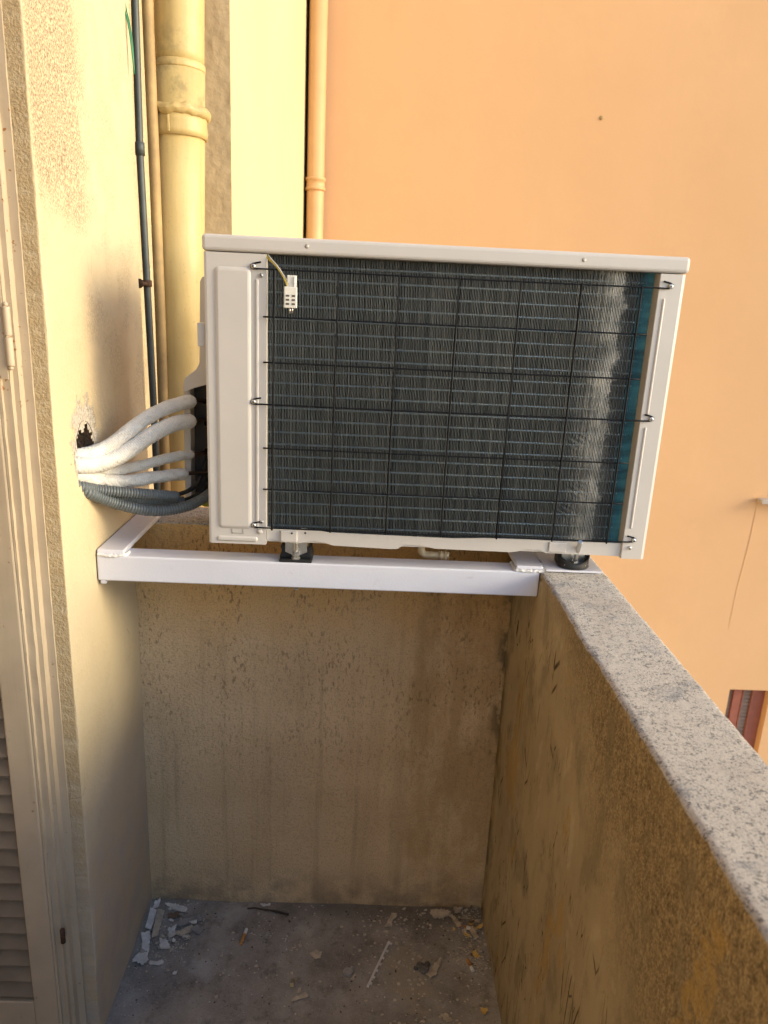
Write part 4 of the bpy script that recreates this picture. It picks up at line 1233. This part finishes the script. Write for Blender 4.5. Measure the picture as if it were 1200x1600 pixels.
# toothed white plastic strip
m = MB()
a = Vector((.594, -.113)); b = Vector((.543, -.236)); d = (b-a).normalized(); nrm = Vector((-d.y, d.x))
if nrm.x < 0: nrm = -nrm
L = (b-a).length
pl = [a, b, b+nrm*.0055]
for t0 in (.93, .80, .66, .52, .38, .22, .05):
    wv = .007 if t0 > .3 else .011
    for (t, w_) in ((t0, .0045), (t0, .0045+wv*.6), (t0-.035, .0045+wv*.6), (t0-.04, .0045)):
        pl.append(a+d*(L*t)+nrm*w_)
pl.append(a+nrm*.0045)
m.prism([(p.x, p.y) for p in pl], 'z', .0025, .005)
tag(m.build('plastic_strip', 'plastic_strip'), 'thin white toothed plastic strip lying slanted on the floor', 'strip')

def butt(a, b, label):
    t = thing('cigarette_butt', label, 'cigarette butt', (a[0], a[1], .006), 'cigarette butts on the balcony floor')
    a = Vector((*a, .0062)); b = Vector((*b, .0058)); q = a.lerp(b, .35)
    f = lambda i, j, l, an: 1+.10*noise.noise(Vector((l*300, math.cos(an)*1.5, math.sin(an)*1.5)))
    c = MB(); c.tube([a, q], .0042, 12, res=.002, fn=f); c.build('paper_end', 'paper', t)
    c = MB(); c.tube([q, b], lambda u: .0043-.0008*u, 12, res=.002, fn=f); c.build('filter_end', 'filter', t)
butt((.253, -.091), (.246, -.134), 'cigarette butt with white end standing out left of the floor centre')
butt((.797, -.071), (.768, -.066), 'tan cigarette butt lying sideways in the right corner rubbish')
butt((.788, -.191), (.778, -.160), 'tan cigarette butt near the side parapet below the ochre flake')

m = MB(); m.tube([(.244, -.026, .004), (.265, -.026, .006), (.285, -.029, .005), (.315, -.034, .006), (.348, -.042, .004)], lambda t: .0022*(.7+.6*t), 8, res=.005, fn=lambda i, j, l, a: 1+.4*noise.noise(Vector((l*150, a, 0))))
tag(m.build('twig', 'twig'), 'thin dark twig along the foot of the end parapet', 'twig')
m = MB()
def shell(u, v):
    a = u*5.0+.4; r_ = .0095-.004*u
    return (.379+r_*math.cos(a)*(1-.3*v), -.236+r_*math.sin(a)*(1-.3*v), .003+.009*v+.002*math.sin(u*9))
m.grid(shell, 30, 5)
m.grid(lambda u, v: tuple(c*k+o for c, k, o in zip(shell(u, v), (.985, .985, 1), (.379*.015, -.236*.015, .0006))), 30, 5)
tag(m.build('dried_peel', simple('yellowish_peel', (.48, .40, .22), .8, 0, .3, 90)), 'yellowish curled scrap of dried peel in the floor centre', 'scrap')

# dark rubble lump on the worn patch
m = MB()
r = random.Random(5)
for (cx, cy, s) in ((.668, -.178, .009), (.676, -.188, .011), (.684, -.172, .006), (.656, -.185, .005)):
    def rk(u, v, cx=cx, cy=cy, s=s):
        a = 2*math.pi*u; b = math.pi*(v-.5)
        k = 1+.5*noise.noise(Vector((math.cos(a)*1.5+cx*99, math.sin(a)*1.5, math.sin(b)*1.5)))
        return (cx+s*k*math.cos(a)*math.cos(b), cy+s*k*math.sin(a)*math.cos(b), .002+s*.5*k*(math.sin(b)+.6))
    m.grid(rk, 16, 8)
tag(m.build('dark_rubble', simple('dark_mortar', (.13, .118, .105), .95, 0, .4, 120, .6, 300)), 'low dark lump of mortar rubble on the worn floor patch', 'rubble')

# uncountable crumbs and grit
def crumbs(name, mat, n, seed, lo, hi, dens, label):
    r = random.Random(seed); mb = MB(); c = 0
    while c < n:
        x = r.uniform(.004, BW-.004); y = r.uniform(-.50, -.006)
        if r.random() > dens(x, y): continue
        s = lo+(hi-lo)*r.random()**3
        a0 = r.uniform(0, 6.28); h = s*r.uniform(.25, .7)
        k = r.choice((4, 5, 6))
        st = r.uniform(.45, 1)
        A = [(x+s*math.cos(a0+6.283*i/k)*r.uniform(.6, 1.2), y+s*st*math.sin(a0+6.283*i/k)*r.uniform(.6, 1.2)) for i in range(k)]
        zb = fz(x, y)-.0003
        vs = [(*p, zb) for p in A]+[(x+(p[0]-x)*.7, y+(p[1]-y)*.7, zb+h*r.uniform(.7, 1.2)) for p in A]
        fs = [tuple(range(k, 2*k))]+[(i, (i+1) % k, k+(i+1) % k, k+i) for i in range(k)]
        mb.add(vs, fs); c += 1
    return tag(mb.build(name, mat), label, 'debris', kind='stuff')
def d_corner(x, y):
    a = math.exp(-((x-.06)/.055)**2-((y+.10)/.08)**2); b = math.exp(-((x-.80)/.045)**2-((y+.09)/.10)**2)
    e = .5*math.exp(-(x/.03)**2)+.35*math.exp(-((BW-x)/.018)**2)
    c = .35*math.exp(-((x-.33)/.10)**2-((y+.12)/.07)**2)
    k = max(0, min(1, (noise.noise(Vector((x*16, y*16, 4)))+.25)*1.6))
    return min(1, a*.9+b*.6)*.8+k*min(1, .05+a*1.3+b*.7+c+e+.12*math.exp(-(y/.03)**2))
MAT['crumb'] = simple('pale_paint_crumb', (.50, .48, .45), .9, 0, .35, 90)
crumbs('paint_crumbs', 'crumb', 1800, 11, .0004, .0030, d_corner, 'white paint crumbs scattered over the balcony floor')
crumbs('plaster_crumbs', 'beigeflake', 1700, 12, .0004, .0056, lambda x, y: min(1, d_corner(x, y)*.7+.35*math.exp(-((x-.66)/.1)**2)), 'beige plaster crumbs strewn over the balcony floor')
crumbs('dark_grit', 'twig', 1100, 13, .0004, .0030, lambda x, y: .35+.5*math.exp(-((x-.82)/.03)**2)+.4*math.exp(-(x/.04)**2), 'dark grit strewn over the balcony floor')
